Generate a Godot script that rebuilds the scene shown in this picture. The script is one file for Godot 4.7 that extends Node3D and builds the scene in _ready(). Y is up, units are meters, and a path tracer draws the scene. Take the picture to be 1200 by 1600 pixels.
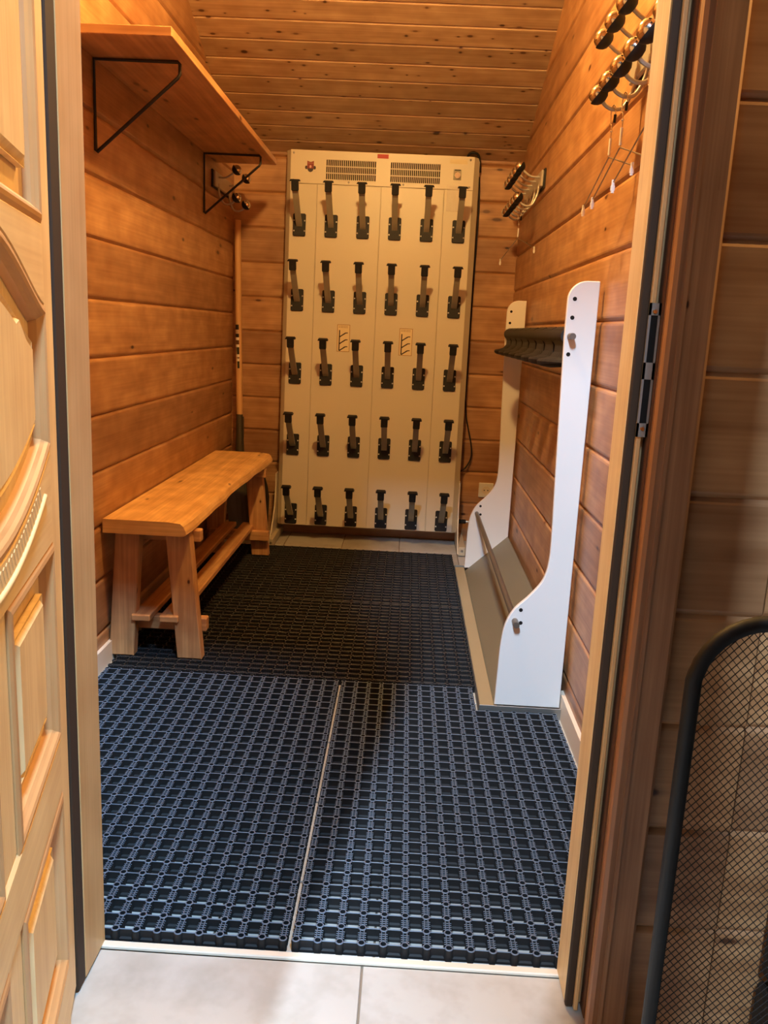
extends Node3D
# A log-built boot room seen through its doorway: boot dryer, bench, shelf, ski rack, rubber mats.

const FLOOR := -0.025
const X_L := -0.957
const X_R := 0.517
const Z_B := -4.57
const Z_F := -1.335
const SLOPE := 0.42

var M := {}
var rng := RandomNumberGenerator.new()


class MB:
	var v := PackedVector3Array()
	var n := PackedVector3Array()
	var uv := PackedVector2Array()
	var g := 0
	var uo := Vector2.ZERO

	func uvof(p: Vector3, nn: Vector3) -> Vector2:
		var a := nn.abs()
		var d := 0
		if a.y >= a.x and a.y >= a.z: d = 1
		elif a.z >= a.x and a.z >= a.y: d = 2
		if d == g:
			return Vector2(p[(g + 1) % 3], p[(g + 2) % 3]) + uo
		return Vector2(p[g], p[3 - g - d]) + uo

	func tri(a: Vector3, b: Vector3, c: Vector3, na: Vector3, nb: Vector3, nc: Vector3, ua: Vector2, ub: Vector2, uc: Vector2) -> void:
		if (b - a).cross(c - a).dot(na + nb + nc) > 0.0:
			v.append_array([a, c, b]); n.append_array([na, nc, nb]); uv.append_array([ua, uc, ub])
		else:
			v.append_array([a, b, c]); n.append_array([na, nb, nc]); uv.append_array([ua, ub, uc])

	func ftri(a: Vector3, b: Vector3, c: Vector3, nn: Vector3) -> void:
		tri(a, b, c, nn, nn, nn, uvof(a, nn), uvof(b, nn), uvof(c, nn))

	func quad(a: Vector3, b: Vector3, c: Vector3, d: Vector3, nn: Vector3) -> void:
		ftri(a, b, c, nn)
		ftri(a, c, d, nn)

	func squad(a: Vector3, b: Vector3, c: Vector3, d: Vector3, na: Vector3, nb: Vector3, nc: Vector3, nd: Vector3) -> void:
		var m := (na + nb + nc + nd).normalized()
		tri(a, b, c, na, nb, nc, uvof(a, m), uvof(b, m), uvof(c, m))
		tri(a, c, d, na, nc, nd, uvof(a, m), uvof(c, m), uvof(d, m))

	# box with chamfered edges, turned and placed by xf
	func box(c: Vector3, size: Vector3, bev := 0.0, xf := Transform3D.IDENTITY) -> void:
		var h := size * 0.5
		bev = minf(bev, minf(h.x, minf(h.y, h.z)) * 0.9)
		for ax in 3:
			var b := (ax + 1) % 3
			var d := (ax + 2) % 3
			for s in [-1.0, 1.0]:
				var nn := Vector3.ZERO; nn[ax] = s
				var q: Array[Vector3] = []
				for k in [[-1.0, -1.0], [1.0, -1.0], [1.0, 1.0], [-1.0, 1.0]]:
					var p := Vector3.ZERO
					p[ax] = s * h[ax]; p[b] = k[0] * (h[b] - bev); p[d] = k[1] * (h[d] - bev)
					q.append(xf * (p + c))
				quad(q[0], q[1], q[2], q[3], (xf.basis * nn).normalized())
		if bev <= 0.0:
			return
		for ax in 3:
			var b := (ax + 1) % 3
			var d := (ax + 2) % 3
			for sb in [-1.0, 1.0]:
				for sd in [-1.0, 1.0]:
					var q: Array[Vector3] = []
					for k in [[-1.0, 0], [1.0, 0], [1.0, 1], [-1.0, 1]]:
						var p := Vector3.ZERO
						p[ax] = k[0] * (h[ax] - bev)
						p[b] = sb * (h[b] - (bev if k[1] == 1 else 0.0))
						p[d] = sd * (h[d] - (0.0 if k[1] == 1 else bev))
						q.append(xf * (p + c))
					var nn := Vector3.ZERO; nn[b] = sb; nn[d] = sd
					quad(q[0], q[1], q[2], q[3], (xf.basis * nn).normalized())
		for sx in [-1.0, 1.0]:
			for sy in [-1.0, 1.0]:
				for sz in [-1.0, 1.0]:
					var sg := Vector3(sx, sy, sz)
					var q: Array[Vector3] = []
					for ax in 3:
						var p := h - Vector3(bev, bev, bev)
						p[ax] = h[ax]
						q.append(xf * (p * sg + c))
					ftri(q[0], q[1], q[2], (xf.basis * sg).normalized())

	# round bar along a path
	func tube(path: Array, r: float, seg := 8, caps := true, closed := false) -> void:
		var cnt := path.size()
		var rings: Array = []
		var norms: Array = []
		var up := Vector3.ZERO
		for i in cnt:
			var a: Vector3 = path[(i - 1 + cnt) % cnt] if (closed or i > 0) else path[i]
			var b: Vector3 = path[(i + 1) % cnt] if (closed or i < cnt - 1) else path[i]
			var t := (b - a).normalized()
			if up == Vector3.ZERO:
				up = t.cross(Vector3(0.123, 0.77, 0.63)).normalized()
			else:
				up = (up - t * up.dot(t)).normalized()
			var s := t.cross(up)
			var ring: Array[Vector3] = []
			var nr: Array[Vector3] = []
			for k in seg:
				var an := TAU * k / seg
				var d := up * cos(an) + s * sin(an)
				nr.append(d)
				ring.append((path[i] as Vector3) + d * r)
			rings.append(ring); norms.append(nr)
		for i in (cnt if closed else cnt - 1):
			var j := (i + 1) % cnt
			for k in seg:
				var l := (k + 1) % seg
				squad(rings[i][k], rings[i][l], rings[j][l], rings[j][k], norms[i][k], norms[i][l], norms[j][l], norms[j][k])
		if caps and not closed:
			for e in [0, cnt - 1]:
				var o: Vector3 = path[1] if e == 0 else path[cnt - 2]
				var nn := ((path[e] as Vector3) - o).normalized()
				for k in range(1, seg - 1):
					ftri(rings[e][0], rings[e][k], rings[e][k + 1], nn)

	# profile of (radius, height) turned round the y axis of xf
	func lathe(prof: Array, seg: int, xf := Transform3D.IDENTITY, soft := true) -> void:
		for i in prof.size() - 1:
			var p: Vector2 = prof[i]
			var q: Vector2 = prof[i + 1]
			var t := (q - p).normalized()
			var n0 := Vector2(t.y, -t.x)
			var np := n0
			var nq := n0
			if soft:
				if i > 0:
					var tt := (p - (prof[i - 1] as Vector2)).normalized()
					if tt.dot(t) > 0.6: np = (n0 + Vector2(tt.y, -tt.x)).normalized()
				if i < prof.size() - 2:
					var tu := ((prof[i + 2] as Vector2) - q).normalized()
					if tu.dot(t) > 0.6: nq = (n0 + Vector2(tu.y, -tu.x)).normalized()
			for k in seg:
				var a := TAU * k / seg
				var b := TAU * (k + 1) / seg
				var ca := Vector3(cos(a), 0, sin(a))
				var cb := Vector3(cos(b), 0, sin(b))
				var y := Vector3.UP
				var pa := xf * (ca * p.x + y * p.y)
				var pb := xf * (cb * p.x + y * p.y)
				var qa := xf * (ca * q.x + y * q.y)
				var qb := xf * (cb * q.x + y * q.y)
				var bs := xf.basis
				var npa := (bs * (ca * np.x + y * np.y)).normalized()
				var npb := (bs * (cb * np.x + y * np.y)).normalized()
				var nqa := (bs * (ca * nq.x + y * nq.y)).normalized()
				var nqb := (bs * (cb * nq.x + y * nq.y)).normalized()
				if p.x > 1e-6:
					tri(pa, pb, qb, npa, npb, nqb, uvof(pa, npa), uvof(pb, npa), uvof(qb, npa))
				if q.x > 1e-6:
					tri(pa, qb, qa, npa, nqb, nqa, uvof(pa, npa), uvof(qb, npa), uvof(qa, npa))

	# flat outline (x, y of xf) given thickness from z0 to z1
	func extrude(poly: PackedVector2Array, z0: float, z1: float, xf := Transform3D.IDENTITY, bev := 0.0) -> void:
		if Geometry2D.is_polygon_clockwise(poly):
			poly = poly.duplicate(); poly.reverse()
		var cnt := poly.size()
		var inn := poly
		if bev > 0.0:
			inn = PackedVector2Array()
			for i in cnt:
				var a := (poly[i] - poly[(i - 1 + cnt) % cnt]).normalized()
				var b := (poly[(i + 1) % cnt] - poly[i]).normalized()
				var m := Vector2(-a.y - b.y, a.x + b.x)
				m = m / maxf(1.0 + a.dot(b), 0.3)
				inn.append(poly[i] + m * bev)
		var idx := Geometry2D.triangulate_polygon(inn)
		var bz := (xf.basis.z).normalized()
		for e in [[z0, -1.0], [z1, 1.0]]:
			for i in range(0, idx.size(), 3):
				ftri(xf * Vector3(inn[idx[i]].x, inn[idx[i]].y, e[0]), xf * Vector3(inn[idx[i + 1]].x, inn[idx[i + 1]].y, e[0]), xf * Vector3(inn[idx[i + 2]].x, inn[idx[i + 2]].y, e[0]), bz * e[1])
		for i in cnt:
			var j := (i + 1) % cnt
			var t := (poly[j] - poly[i]).normalized()
			var nn := (xf.basis * Vector3(t.y, -t.x, 0)).normalized()
			quad(xf * Vector3(poly[i].x, poly[i].y, z0 + bev), xf * Vector3(poly[j].x, poly[j].y, z0 + bev), xf * Vector3(poly[j].x, poly[j].y, z1 - bev), xf * Vector3(poly[i].x, poly[i].y, z1 - bev), nn)
			if bev > 0.0:
				quad(xf * Vector3(poly[i].x, poly[i].y, z0 + bev), xf * Vector3(poly[j].x, poly[j].y, z0 + bev), xf * Vector3(inn[j].x, inn[j].y, z0), xf * Vector3(inn[i].x, inn[i].y, z0), (nn - bz).normalized())
				quad(xf * Vector3(poly[i].x, poly[i].y, z1 - bev), xf * Vector3(poly[j].x, poly[j].y, z1 - bev), xf * Vector3(inn[j].x, inn[j].y, z1), xf * Vector3(inn[i].x, inn[i].y, z1), (nn + bz).normalized())

	# profile of (inward, outward along -z) swept round a closed outline in x, y
	func mould(outl: PackedVector2Array, prof: Array, z: float) -> void:
		if Geometry2D.is_polygon_clockwise(outl):
			outl = outl.duplicate(); outl.reverse()
		var cnt := outl.size()
		var mit := PackedVector2Array()
		for i in cnt:
			var a := (outl[i] - outl[(i - 1 + cnt) % cnt]).normalized()
			var b := (outl[(i + 1) % cnt] - outl[i]).normalized()
			var m := Vector2(-a.y - b.y, a.x + b.x) / maxf(1.0 + a.dot(b), 0.3)
			mit.append(m)
		for i in cnt:
			var j := (i + 1) % cnt
			var t := (outl[j] - outl[i]).normalized()
			var inw := Vector2(-t.y, t.x)
			for k in prof.size() - 1:
				var p: Vector2 = prof[k]
				var q: Vector2 = prof[k + 1]
				var d := (q - p).normalized()
				var nn := Vector3(inw.x * -d.y, inw.y * -d.y, -d.x)
				var a0 := outl[i] + mit[i] * p.x
				var a1 := outl[j] + mit[j] * p.x
				var b0 := outl[i] + mit[i] * q.x
				var b1 := outl[j] + mit[j] * q.x
				g = 1 if absf(t.y) > absf(t.x) else 0
				quad(Vector3(a0.x, a0.y, z - p.y), Vector3(a1.x, a1.y, z - p.y), Vector3(b1.x, b1.y, z - q.y), Vector3(b0.x, b0.y, z - q.y), nn.normalized())

	func mesh() -> ArrayMesh:
		var arr := []
		arr.resize(Mesh.ARRAY_MAX)
		arr[Mesh.ARRAY_VERTEX] = v
		arr[Mesh.ARRAY_NORMAL] = n
		arr[Mesh.ARRAY_TEX_UV] = uv
		var m := ArrayMesh.new()
		m.add_surface_from_arrays(Mesh.PRIMITIVE_TRIANGLES, arr)
		return m


# ---------------------------------------------------------------- naming helpers
var used := {}

func numbered(called: String) -> String:
	if not used.has(called):
		used[called] = 0
		return called
	used[called] += 1
	return "%s_%03d" % [called, used[called]]

func inst(called: String, mesh: Mesh, mat: Material, parent: Node = self, where := Transform3D.IDENTITY) -> MeshInstance3D:
	var o := MeshInstance3D.new()
	o.mesh = mesh
	o.material_override = mat
	o.name = numbered(called) if parent == self else called
	o.transform = where
	parent.add_child(o, true)
	return o

func emit(called: String, mb: MB, mat: Material, parent: Node = self, where := Transform3D.IDENTITY) -> MeshInstance3D:
	return inst(called, mb.mesh(), mat, parent, where)

func thing(called: String, label: String, category: String, where := Transform3D.IDENTITY, group := "") -> Node3D:
	var o := Node3D.new()
	o.name = numbered(called)
	o.transform = where
	add_child(o)
	tag(o, label, category, group)
	return o

func tag(o: Node, label: String, category: String, group := "") -> void:
	o.set_meta("label", label)
	o.set_meta("category", category)
	if group != "": o.set_meta("group", group)

func struct_node(called: String, label: String, category: String) -> Node3D:
	var o := Node3D.new()
	o.name = called
	add_child(o)
	tag(o, label, category)
	o.set_meta("kind", "structure")
	return o

func struct(called: String, mb: MB, mat: Material, label: String, category: String) -> MeshInstance3D:
	var o := emit(called, mb, mat)
	tag(o, label, category)
	o.set_meta("kind", "structure")
	return o

func P2(a: Array) -> PackedVector2Array:
	var r := PackedVector2Array()
	for i in range(0, a.size(), 2):
		r.append(Vector2(a[i], a[i + 1]))
	return r

func at(p: Vector3) -> Transform3D:
	return Transform3D(Basis.IDENTITY, p)

# frame whose y axis points along d
func along(p: Vector3, d: Vector3) -> Transform3D:
	var y := d.normalized()
	var x := y.cross(Vector3(0.31, 0.2, 0.93)).normalized()
	return Transform3D(Basis(x, y, x.cross(y)), p)

func smooth_path(pts: Array, per := 6) -> Array:
	var out := []
	for i in pts.size() - 1:
		var p0: Vector3 = pts[maxi(i - 1, 0)]
		var p1: Vector3 = pts[i]
		var p2: Vector3 = pts[i + 1]
		var p3: Vector3 = pts[mini(i + 2, pts.size() - 1)]
		for k in per:
			var t := float(k) / per
			out.append(0.5 * (2.0 * p1 + (p2 - p0) * t + (2.0 * p0 - 5.0 * p1 + 4.0 * p2 - p3) * t * t + (3.0 * p1 - p0 - 3.0 * p2 + p3) * t * t * t))
	out.append(pts[-1])
	return out


# ---------------------------------------------------------------- materials
func noise_bytes(w: int, h: int, freq: float, sd: int, oct := 3) -> PackedByteArray:
	var f := FastNoiseLite.new()
	f.seed = sd
	f.noise_type = FastNoiseLite.TYPE_SIMPLEX_SMOOTH
	f.frequency = freq
	f.fractal_octaves = oct
	var im := f.get_seamless_image(w, h)
	im.convert(Image.FORMAT_L8)
	return im.get_data()

func stretched(w: int, h: int, dw: int, freq: float, sd: int) -> PackedByteArray:
	var f := FastNoiseLite.new()
	f.seed = sd
	f.noise_type = FastNoiseLite.TYPE_SIMPLEX_SMOOTH
	f.frequency = freq
	f.fractal_octaves = 4
	var im := f.get_seamless_image(dw, h)
	im.convert(Image.FORMAT_L8)
	im.resize(w, h, Image.INTERPOLATE_CUBIC)
	return im.get_data()

# board wood: grain along the width of the picture
func wood_tex(sd: int, w: int, h: int, base: Color, dark: Color, streak: float, cloud: float, knots: int, kmin: float, kmax: float, aspect := 1.0) -> ImageTexture:
	var fine := stretched(w, h, maxi(w / 40, 8), 0.16, sd)
	var broad := stretched(w, h, maxi(w / 14, 8), 0.035, sd + 7)
	var patch := noise_bytes(w, h, 0.012, sd + 13, 3)
	var d := PackedByteArray()
	d.resize(w * h * 3)
	var br := base.r; var bg := base.g; var bb := base.b
	var er := dark.r - br; var eg := dark.g - bg; var eb := dark.b - bb
	var o := 0
	for i in w * h:
		var t := (fine[i] / 255.0 - 0.5) * streak + (broad[i] / 255.0 - 0.5) * streak * 1.2 + (patch[i] / 255.0 - 0.5) * cloud + 0.22
		d[o] = int(clampf(br + er * t, 0.0, 1.0) * 255.0)
		d[o + 1] = int(clampf(bg + eg * t, 0.0, 1.0) * 255.0)
		d[o + 2] = int(clampf(bb + eb * t, 0.0, 1.0) * 255.0)
		o += 3
	var r := RandomNumberGenerator.new()
	r.seed = sd * 31 + 5
	for k in knots:
		var cx := r.randf_range(0.0, w)
		var cy := r.randf_range(0.1, 0.9) * h
		var kr := lerpf(kmin, kmax, r.randf() * r.randf())
		var ax := kr * aspect * r.randf_range(0.9, 1.7)
		var ay := kr
		var dk := r.randf_range(0.3, 0.8)
		for y in range(maxi(0, int(cy - ay * 2.2)), mini(h, int(cy + ay * 2.2) + 1)):
			for x in range(int(cx - ax * 3.0), int(cx + ax * 3.0) + 1):
				var dx := (x - cx) / ax
				var dy := (y - cy) / ay
				var q := sqrt(dx * dx + dy * dy)
				var q2 := sqrt(dx * dx * 0.16 + dy * dy * 0.55)
				var m := dk * (1.0 - smoothstep(0.55, 1.1, q)) + 0.28 * (1.0 - smoothstep(0.2, 1.1, q2))
				if m <= 0.0: continue
				var xx := posmod(x, w)
				var p := (y * w + xx) * 3
				d[p] = int(d[p] * (1.0 - 0.62 * m))
				d[p + 1] = int(d[p + 1] * (1.0 - 0.74 * m))
				d[p + 2] = int(d[p + 2] * (1.0 - 0.8 * m))
	return ImageTexture.create_from_image(Image.create_from_data(w, h, false, Image.FORMAT_RGB8, d))

func tile_tex(sd: int, base: Color, dark: Color) -> ImageTexture:
	var w := 256
	var a := noise_bytes(w, w, 0.012, sd, 4)
	var b := noise_bytes(w, w, 0.09, sd + 3, 3)
	var d := PackedByteArray()
	d.resize(w * w * 3)
	for i in w * w:
		var t := clampf((a[i] / 255.0 - 0.35) * 1.1 + (b[i] / 255.0 - 0.5) * 0.35, 0.0, 1.0)
		var c := base.lerp(dark, t)
		d[i * 3] = int(c.r * 255); d[i * 3 + 1] = int(c.g * 255); d[i * 3 + 2] = int(c.b * 255)
	return ImageTexture.create_from_image(Image.create_from_data(w, w, false, Image.FORMAT_RGB8, d))

func mat(c: Color, rough: float, metal := 0.0) -> StandardMaterial3D:
	var m := StandardMaterial3D.new()
	m.albedo_color = c
	m.roughness = rough
	m.metallic = metal
	return m

func tmat(t: Texture2D, su: float, sv: float, rough: float, tint := Color.WHITE, off := Vector3.ZERO) -> StandardMaterial3D:
	var m := mat(tint, rough)
	m.albedo_texture = t
	m.uv1_scale = Vector3(su, sv, 1)
	m.uv1_offset = off
	return m

func make_materials() -> void:
	var pine := Color(0.735, 0.555, 0.39)
	var pined := Color(0.49, 0.305, 0.175)
	var logs := []
	for i in 4:
		var t := wood_tex(100 + i * 17, 1536, 128, pine, pined, 0.3, 0.6, 4, 3.0, 7.0, 1.3)
		for j in 2:
			var k := 1.0 - 0.09 * j + 0.02 * (i % 2)
			logs.append(tmat(t, 0.28, 5.0, 0.42, Color(k, k * (0.985 if j else 1.0), k * 0.98), Vector3(0.37 * i + 0.5 * j, 0.13 * i, 0)))
	M.logs = logs
	var boards := []
	for i in 3:
		var t := wood_tex(300 + i * 23, 1024, 96, Color(0.75, 0.63, 0.49), Color(0.50, 0.355, 0.24), 0.3, 0.35, 22, 2.2, 7.0, 1.0)
		for j in 2:
			var k := 1.0 - 0.07 * j
			boards.append(tmat(t, 0.5, 7.0, 0.45, Color(k, k, k), Vector3(0.29 * i + 0.43 * j, 0, 0)))
	M.boards = boards
	var pale := wood_tex(501, 1024, 256, Color(0.96, 0.85, 0.63), Color(0.74, 0.57, 0.36), 0.22, 0.3, 1, 2.0, 4.0)
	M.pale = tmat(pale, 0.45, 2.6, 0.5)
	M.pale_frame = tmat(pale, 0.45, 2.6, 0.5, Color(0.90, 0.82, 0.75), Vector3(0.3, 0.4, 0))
	M.casing = tmat(wood_tex(533, 1024, 128, Color(0.66, 0.49, 0.36), Color(0.46, 0.31, 0.21), 0.5, 0.25, 2, 2.0, 4.0), 0.6, 7.0, 0.55)
	M.mould = tmat(pale, 0.45, 2.6, 0.4, Color(0.86, 0.76, 0.70), Vector3(0.1, 0.2, 0))
	M.bench = tmat(wood_tex(601, 1024, 256, Color(0.95, 0.77, 0.50), Color(0.66, 0.44, 0.23), 0.35, 0.4, 9, 3.0, 6.0, 1.6), 0.55, 2.5, 0.5)
	M.leg = tmat(wood_tex(611, 512, 128, Color(0.84, 0.65, 0.44), Color(0.58, 0.38, 0.22), 0.4, 0.3, 3, 3.0, 7.0), 1.3, 5.0, 0.55)
	M.shelf = tmat(wood_tex(621, 1024, 128, Color(0.84, 0.64, 0.44), Color(0.56, 0.35, 0.21), 0.4, 0.4, 8, 3.0, 7.0, 2.2), 0.5, 3.0, 0.35)
	M.back = mat(Color(0.42, 0.27, 0.16), 0.8)
	M.groove = mat(Color(0.30, 0.18, 0.10), 0.85)
	M.tiles = [tmat(tile_tex(701, Color(0.74, 0.73, 0.70), Color(0.61, 0.585, 0.545)), 1.6, 1.6, 0.45), tmat(tile_tex(733, Color(0.73, 0.715, 0.68), Color(0.62, 0.595, 0.55)), 1.6, 1.6, 0.45)]
	M.grout = mat(Color(0.52, 0.46, 0.39), 0.9)
	M.rubber = mat(Color(0.055, 0.06, 0.07), 0.7)
	M.rim = mat(Color(0.35, 0.41, 0.48), 0.5)  # grey-blue daylight on the rib tops, put into the colour
	M.rim_dim = mat(Color(0.19, 0.195, 0.20), 0.5)  # same tops farther in, coloured darker where the daylight fades
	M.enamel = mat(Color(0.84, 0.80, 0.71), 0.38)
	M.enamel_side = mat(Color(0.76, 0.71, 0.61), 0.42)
	M.black = mat(Color(0.07, 0.066, 0.062), 0.6)
	M.void = mat(Color(0.02, 0.017, 0.014), 0.9)
	M.grey = mat(Color(0.66, 0.64, 0.56), 0.6)
	M.chrome = mat(Color(0.88, 0.87, 0.85), 0.12, 1.0)
	M.steel = mat(Color(0.70, 0.69, 0.67), 0.3, 1.0)
	M.plate = mat(Color(0.60, 0.60, 0.58), 0.45, 0.35)
	M.bright = mat(Color(0.93, 0.92, 0.90), 0.15, 0.2)
	M.zinc = mat(Color(0.62, 0.63, 0.62), 0.42, 0.85)
	M.tray = mat(Color(0.52, 0.49, 0.40), 0.5, 0.3)
	M.tube = mat(Color(0.50, 0.47, 0.43), 0.4, 0.7)
	M.lip = mat(Color(0.62, 0.56, 0.43), 0.55)
	M.panel = mat(Color(0.86, 0.855, 0.84), 0.45)
	M.foam = mat(Color(0.085, 0.083, 0.08), 0.6)
	M.iron = mat(Color(0.055, 0.05, 0.05), 0.6)
	M.bracket = mat(Color(0.10, 0.065, 0.045), 0.5)
	M.arm = mat(Color(0.72, 0.70, 0.66), 0.3, 0.4)
	M.seal = mat(Color(0.22, 0.15, 0.08), 0.8)
	M.white = mat(Color(0.88, 0.87, 0.84), 0.5)
	M.skirting = mat(Color(0.88, 0.83, 0.75), 0.5)
	M.red = mat(Color(0.72, 0.13, 0.07), 0.5)
	M.paper = mat(Color(0.88, 0.82, 0.66), 0.6)
	M.handle = tmat(wood_tex(641, 256, 64, Color(0.86, 0.68, 0.46), Color(0.66, 0.46, 0.28), 0.4, 0.2, 0, 1, 2), 0.7, 10.0, 0.5)
	M.spade = mat(Color(0.34, 0.31, 0.25), 0.5, 0.6)
	M.mesh = mat(Color(0.02, 0.02, 0.02), 0.6)
	var film := mat(Color(1, 1, 1, 0.22), 0.08)
	film.transparency = BaseMaterial3D.TRANSPARENCY_ALPHA
	M.film = film
	var glass := mat(Color(0.95, 0.98, 1.0, 0.06), 0.02)
	glass.transparency = BaseMaterial3D.TRANSPARENCY_ALPHA
	M.glass = glass
	M.dark_wood = mat(Color(0.30, 0.20, 0.13), 0.8)
	var bulb := mat(Color(1, 0.9, 0.7), 0.5)
	bulb.emission_enabled = true
	bulb.emission = Color(1.0, 0.72, 0.36)
	bulb.emission_energy_multiplier = 4.0
	M.bulb = bulb


# ---------------------------------------------------------------- setting
# a log lying along u from u0 to u1; face at w = 0, thickness behind; q maps (u, y, w) to the world
func log_mesh(u0: float, u1: float, y0: float, y1: float, q: Basis, o: Vector3, seam := 0.0085, thick := 0.05) -> MB:
	var b := MB.new()
	b.g = 0 if absf(q.x.x) > 0.5 else 2
	b.uo = Vector2(rng.randf() * 4.0, rng.randf())
	var xf := Transform3D(q, o)
	var m := (u0 + u1) * 0.5
	# outline in (y, w) then run along u
	var pr := [[y0, -thick], [y0, -seam], [y0 + seam * 0.95, -0.0012], [y0 + seam * 1.5, 0.0], [y1 - seam * 1.5, 0.0], [y1 - seam * 0.95, -0.0012], [y1, -seam], [y1, -thick]]
	for i in pr.size() - 1:
		var d := Vector2(pr[i + 1][0] - pr[i][0], pr[i + 1][1] - pr[i][1]).normalized()
		var nn := (q * Vector3(0, -d.y, d.x)).normalized()
		b.quad(xf * Vector3(u0, pr[i][0], pr[i][1]), xf * Vector3(u1, pr[i][0], pr[i][1]), xf * Vector3(u1, pr[i + 1][0], pr[i + 1][1]), xf * Vector3(u0, pr[i + 1][0], pr[i + 1][1]), nn)
	for e in [[u0, -1.0], [u1, 1.0]]:
		var nn: Vector3 = q * Vector3(e[1], 0, 0)
		for i in range(1, pr.size() - 1):
			b.ftri(xf * Vector3(e[0], pr[0][0], pr[0][1]), xf * Vector3(e[0], pr[i][0], pr[i][1]), xf * Vector3(e[0], pr[i + 1][0], pr[i + 1][1]), nn)
	return b

func slab(x0: float, x1: float, y0: float, y1: float, z0: float, z1: float) -> MB:
	var b := MB.new()
	b.box(Vector3((x0 + x1) / 2, (y0 + y1) / 2, (z0 + z1) / 2), Vector3(x1 - x0, y1 - y0, z1 - z0))
	return b

func log_mat(i: int) -> Material:
	return M.logs[(i * 5 + i / 3) % M.logs.size()]

func ceil_y(z: float) -> float:
	return 1.972 + SLOPE * (z + 4.55)

func build_setting() -> void:
	# floors
	var fl := struct("floor", slab(-1.9, 2.6, FLOOR - 0.12, FLOOR - 0.004, -4.9, 3.5), M.grout, "beige tiled floor of the boot room and the hall before its door", "floor")
	var k := 0
	var xs := [-0.957, -0.92, -0.617, -0.314, -0.011, 0.292, 0.517]
	for i in xs.size() - 1:
		var z := Z_B
		while z < Z_F - 0.01:
			var z1 := minf(z + 0.3, Z_F - 0.004)
			var b := MB.new()
			b.g = 0; b.uo = Vector2(k * 0.37, k * 0.61)
			b.box(Vector3((xs[i] + xs[i + 1]) / 2, FLOOR - 0.005, (z + z1) / 2), Vector3(xs[i + 1] - xs[i] - 0.004, 0.01, z1 - z - 0.004), 0.001)
			emit("tile", b, M.tiles[k % 2], fl)
			k += 1
			z += 0.303
	for i in 4:
		for j in 4:
			var b := MB.new()
			b.uo = Vector2(k * 0.31, k * 0.47)
			var x0 := -1.242 + i * 0.606
			var z0 := -1.318 + j * 0.606
			b.box(Vector3(x0 + 0.302, FLOOR - 0.005, z0 + 0.302), Vector3(0.602, 0.01, 0.602), 0.001)
			emit("tile", b, M.tiles[(i + j) % 2], fl)
			k += 1
	# side walls of the boot room, solid timber
	for side in [-1, 1]:
		var left: bool = side < 0
		var X := X_L if left else X_R
		var w := struct("wall_left" if left else "wall_right", slab(X - 0.16, X - 0.04, -0.14, 3.5, -4.75, -1.33) if left else slab(X + 0.04, X + 0.16, -0.14, 3.5, -4.75, -1.33), M.groove, "log wall on the left of the boot room behind bench and shelf" if left else "log wall on the right of the boot room behind the ski rack", "wall")
		var q := Basis(Vector3(0, 0, -1), Vector3.UP, Vector3(1, 0, 0)) if left else Basis(Vector3(0, 0, 1), Vector3.UP, Vector3(-1, 0, 0))
		for i in 20:
			var y0 := 0.097 + 0.17575 * (i - 1)
			var y1 := y0 + 0.17575
			if i == 0: y0 = FLOOR - 0.01
			var zb := Z_B - 0.06
			if y1 > 1.95:
				zb = maxf(zb, (y1 - 1.972) / SLOPE - 4.55 - 0.40)
			if zb > Z_F - 0.05: break
			var b := log_mesh(1.33, -zb, y0, y1, q, Vector3(X, 0, 0)) if left else log_mesh(zb, -1.33, y0, y1, q, Vector3(X, 0, 0))
			emit("log", b, log_mat(i + (0 if left else 4)), w)
	# back wall, its logs half a log higher
	var wb := struct("wall_back", slab(-1.12, 0.68, -0.14, 2.6, -4.75, -4.61), M.groove, "log wall at the far end of the boot room behind the boot dryer", "wall")
	for i in 12:
		var y0 := 0.362 + 0.1755 * (i - 2)
		var y1 := y0 + 0.1755
		if i == 0: y0 = FLOOR - 0.01
		var b := log_mesh(X_L - 0.04, X_R + 0.04, y0, y1, Basis.IDENTITY, Vector3(0, 0, Z_B))
		emit("log", b, log_mat(i + 2), wb)
	# sloping ceiling of narrow boards
	var th := atan(SLOPE)
	var cx := Transform3D(Basis(Vector3.RIGHT, -th), Vector3(0, ceil_y(Z_B) , Z_B))
	var cb := MB.new()
	cb.box(Vector3(-0.22, 0.075, 1.72), Vector3(1.8, 0.1, 3.9), 0.0, cx)
	var ce := struct("ceiling", cb, M.groove, "sloping ceiling of narrow knotty pine boards over the boot room", "ceiling")
	for i in 31:
		var b := MB.new()
		b.g = 0
		b.uo = Vector2(rng.randf() * 3.0, i * 0.21)
		var z0 := i * 0.1135 - 0.01
		var z1 := z0 + 0.1135
		# underside with one stepped, bevelled edge
		var pr := [Vector2(z0, 0.02), Vector2(z0, 0.003), Vector2(z0 + 0.002, 0.0), Vector2(z1 - 0.012, 0.0), Vector2(z1 - 0.004, 0.007), Vector2(z1, 0.007), Vector2(z1, 0.02)]
		for j in pr.size() - 1:
			var d: Vector2 = (pr[j + 1] - pr[j]).normalized()
			var nn := Vector3(0, -absf(d.x), 0) + Vector3(0, 0, d.y)
			b.quad(cx * Vector3(X_L - 0.03, pr[j].y, pr[j].x), cx * Vector3(X_R + 0.03, pr[j].y, pr[j].x), cx * Vector3(X_R + 0.03, pr[j + 1].y, pr[j + 1].x), cx * Vector3(X_L - 0.03, pr[j + 1].y, pr[j + 1].x), cx.basis * nn.normalized())
		emit("board", b, M.boards[(i * 5 + i / 4) % M.boards.size()], ce)
	# front wall with the doorway: core, and logs on the hall side
	var fm := MB.new()
	fm.box(Vector3(-1.18, 1.2, -1.28), Vector3(1.29, 2.68, 0.1))
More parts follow.
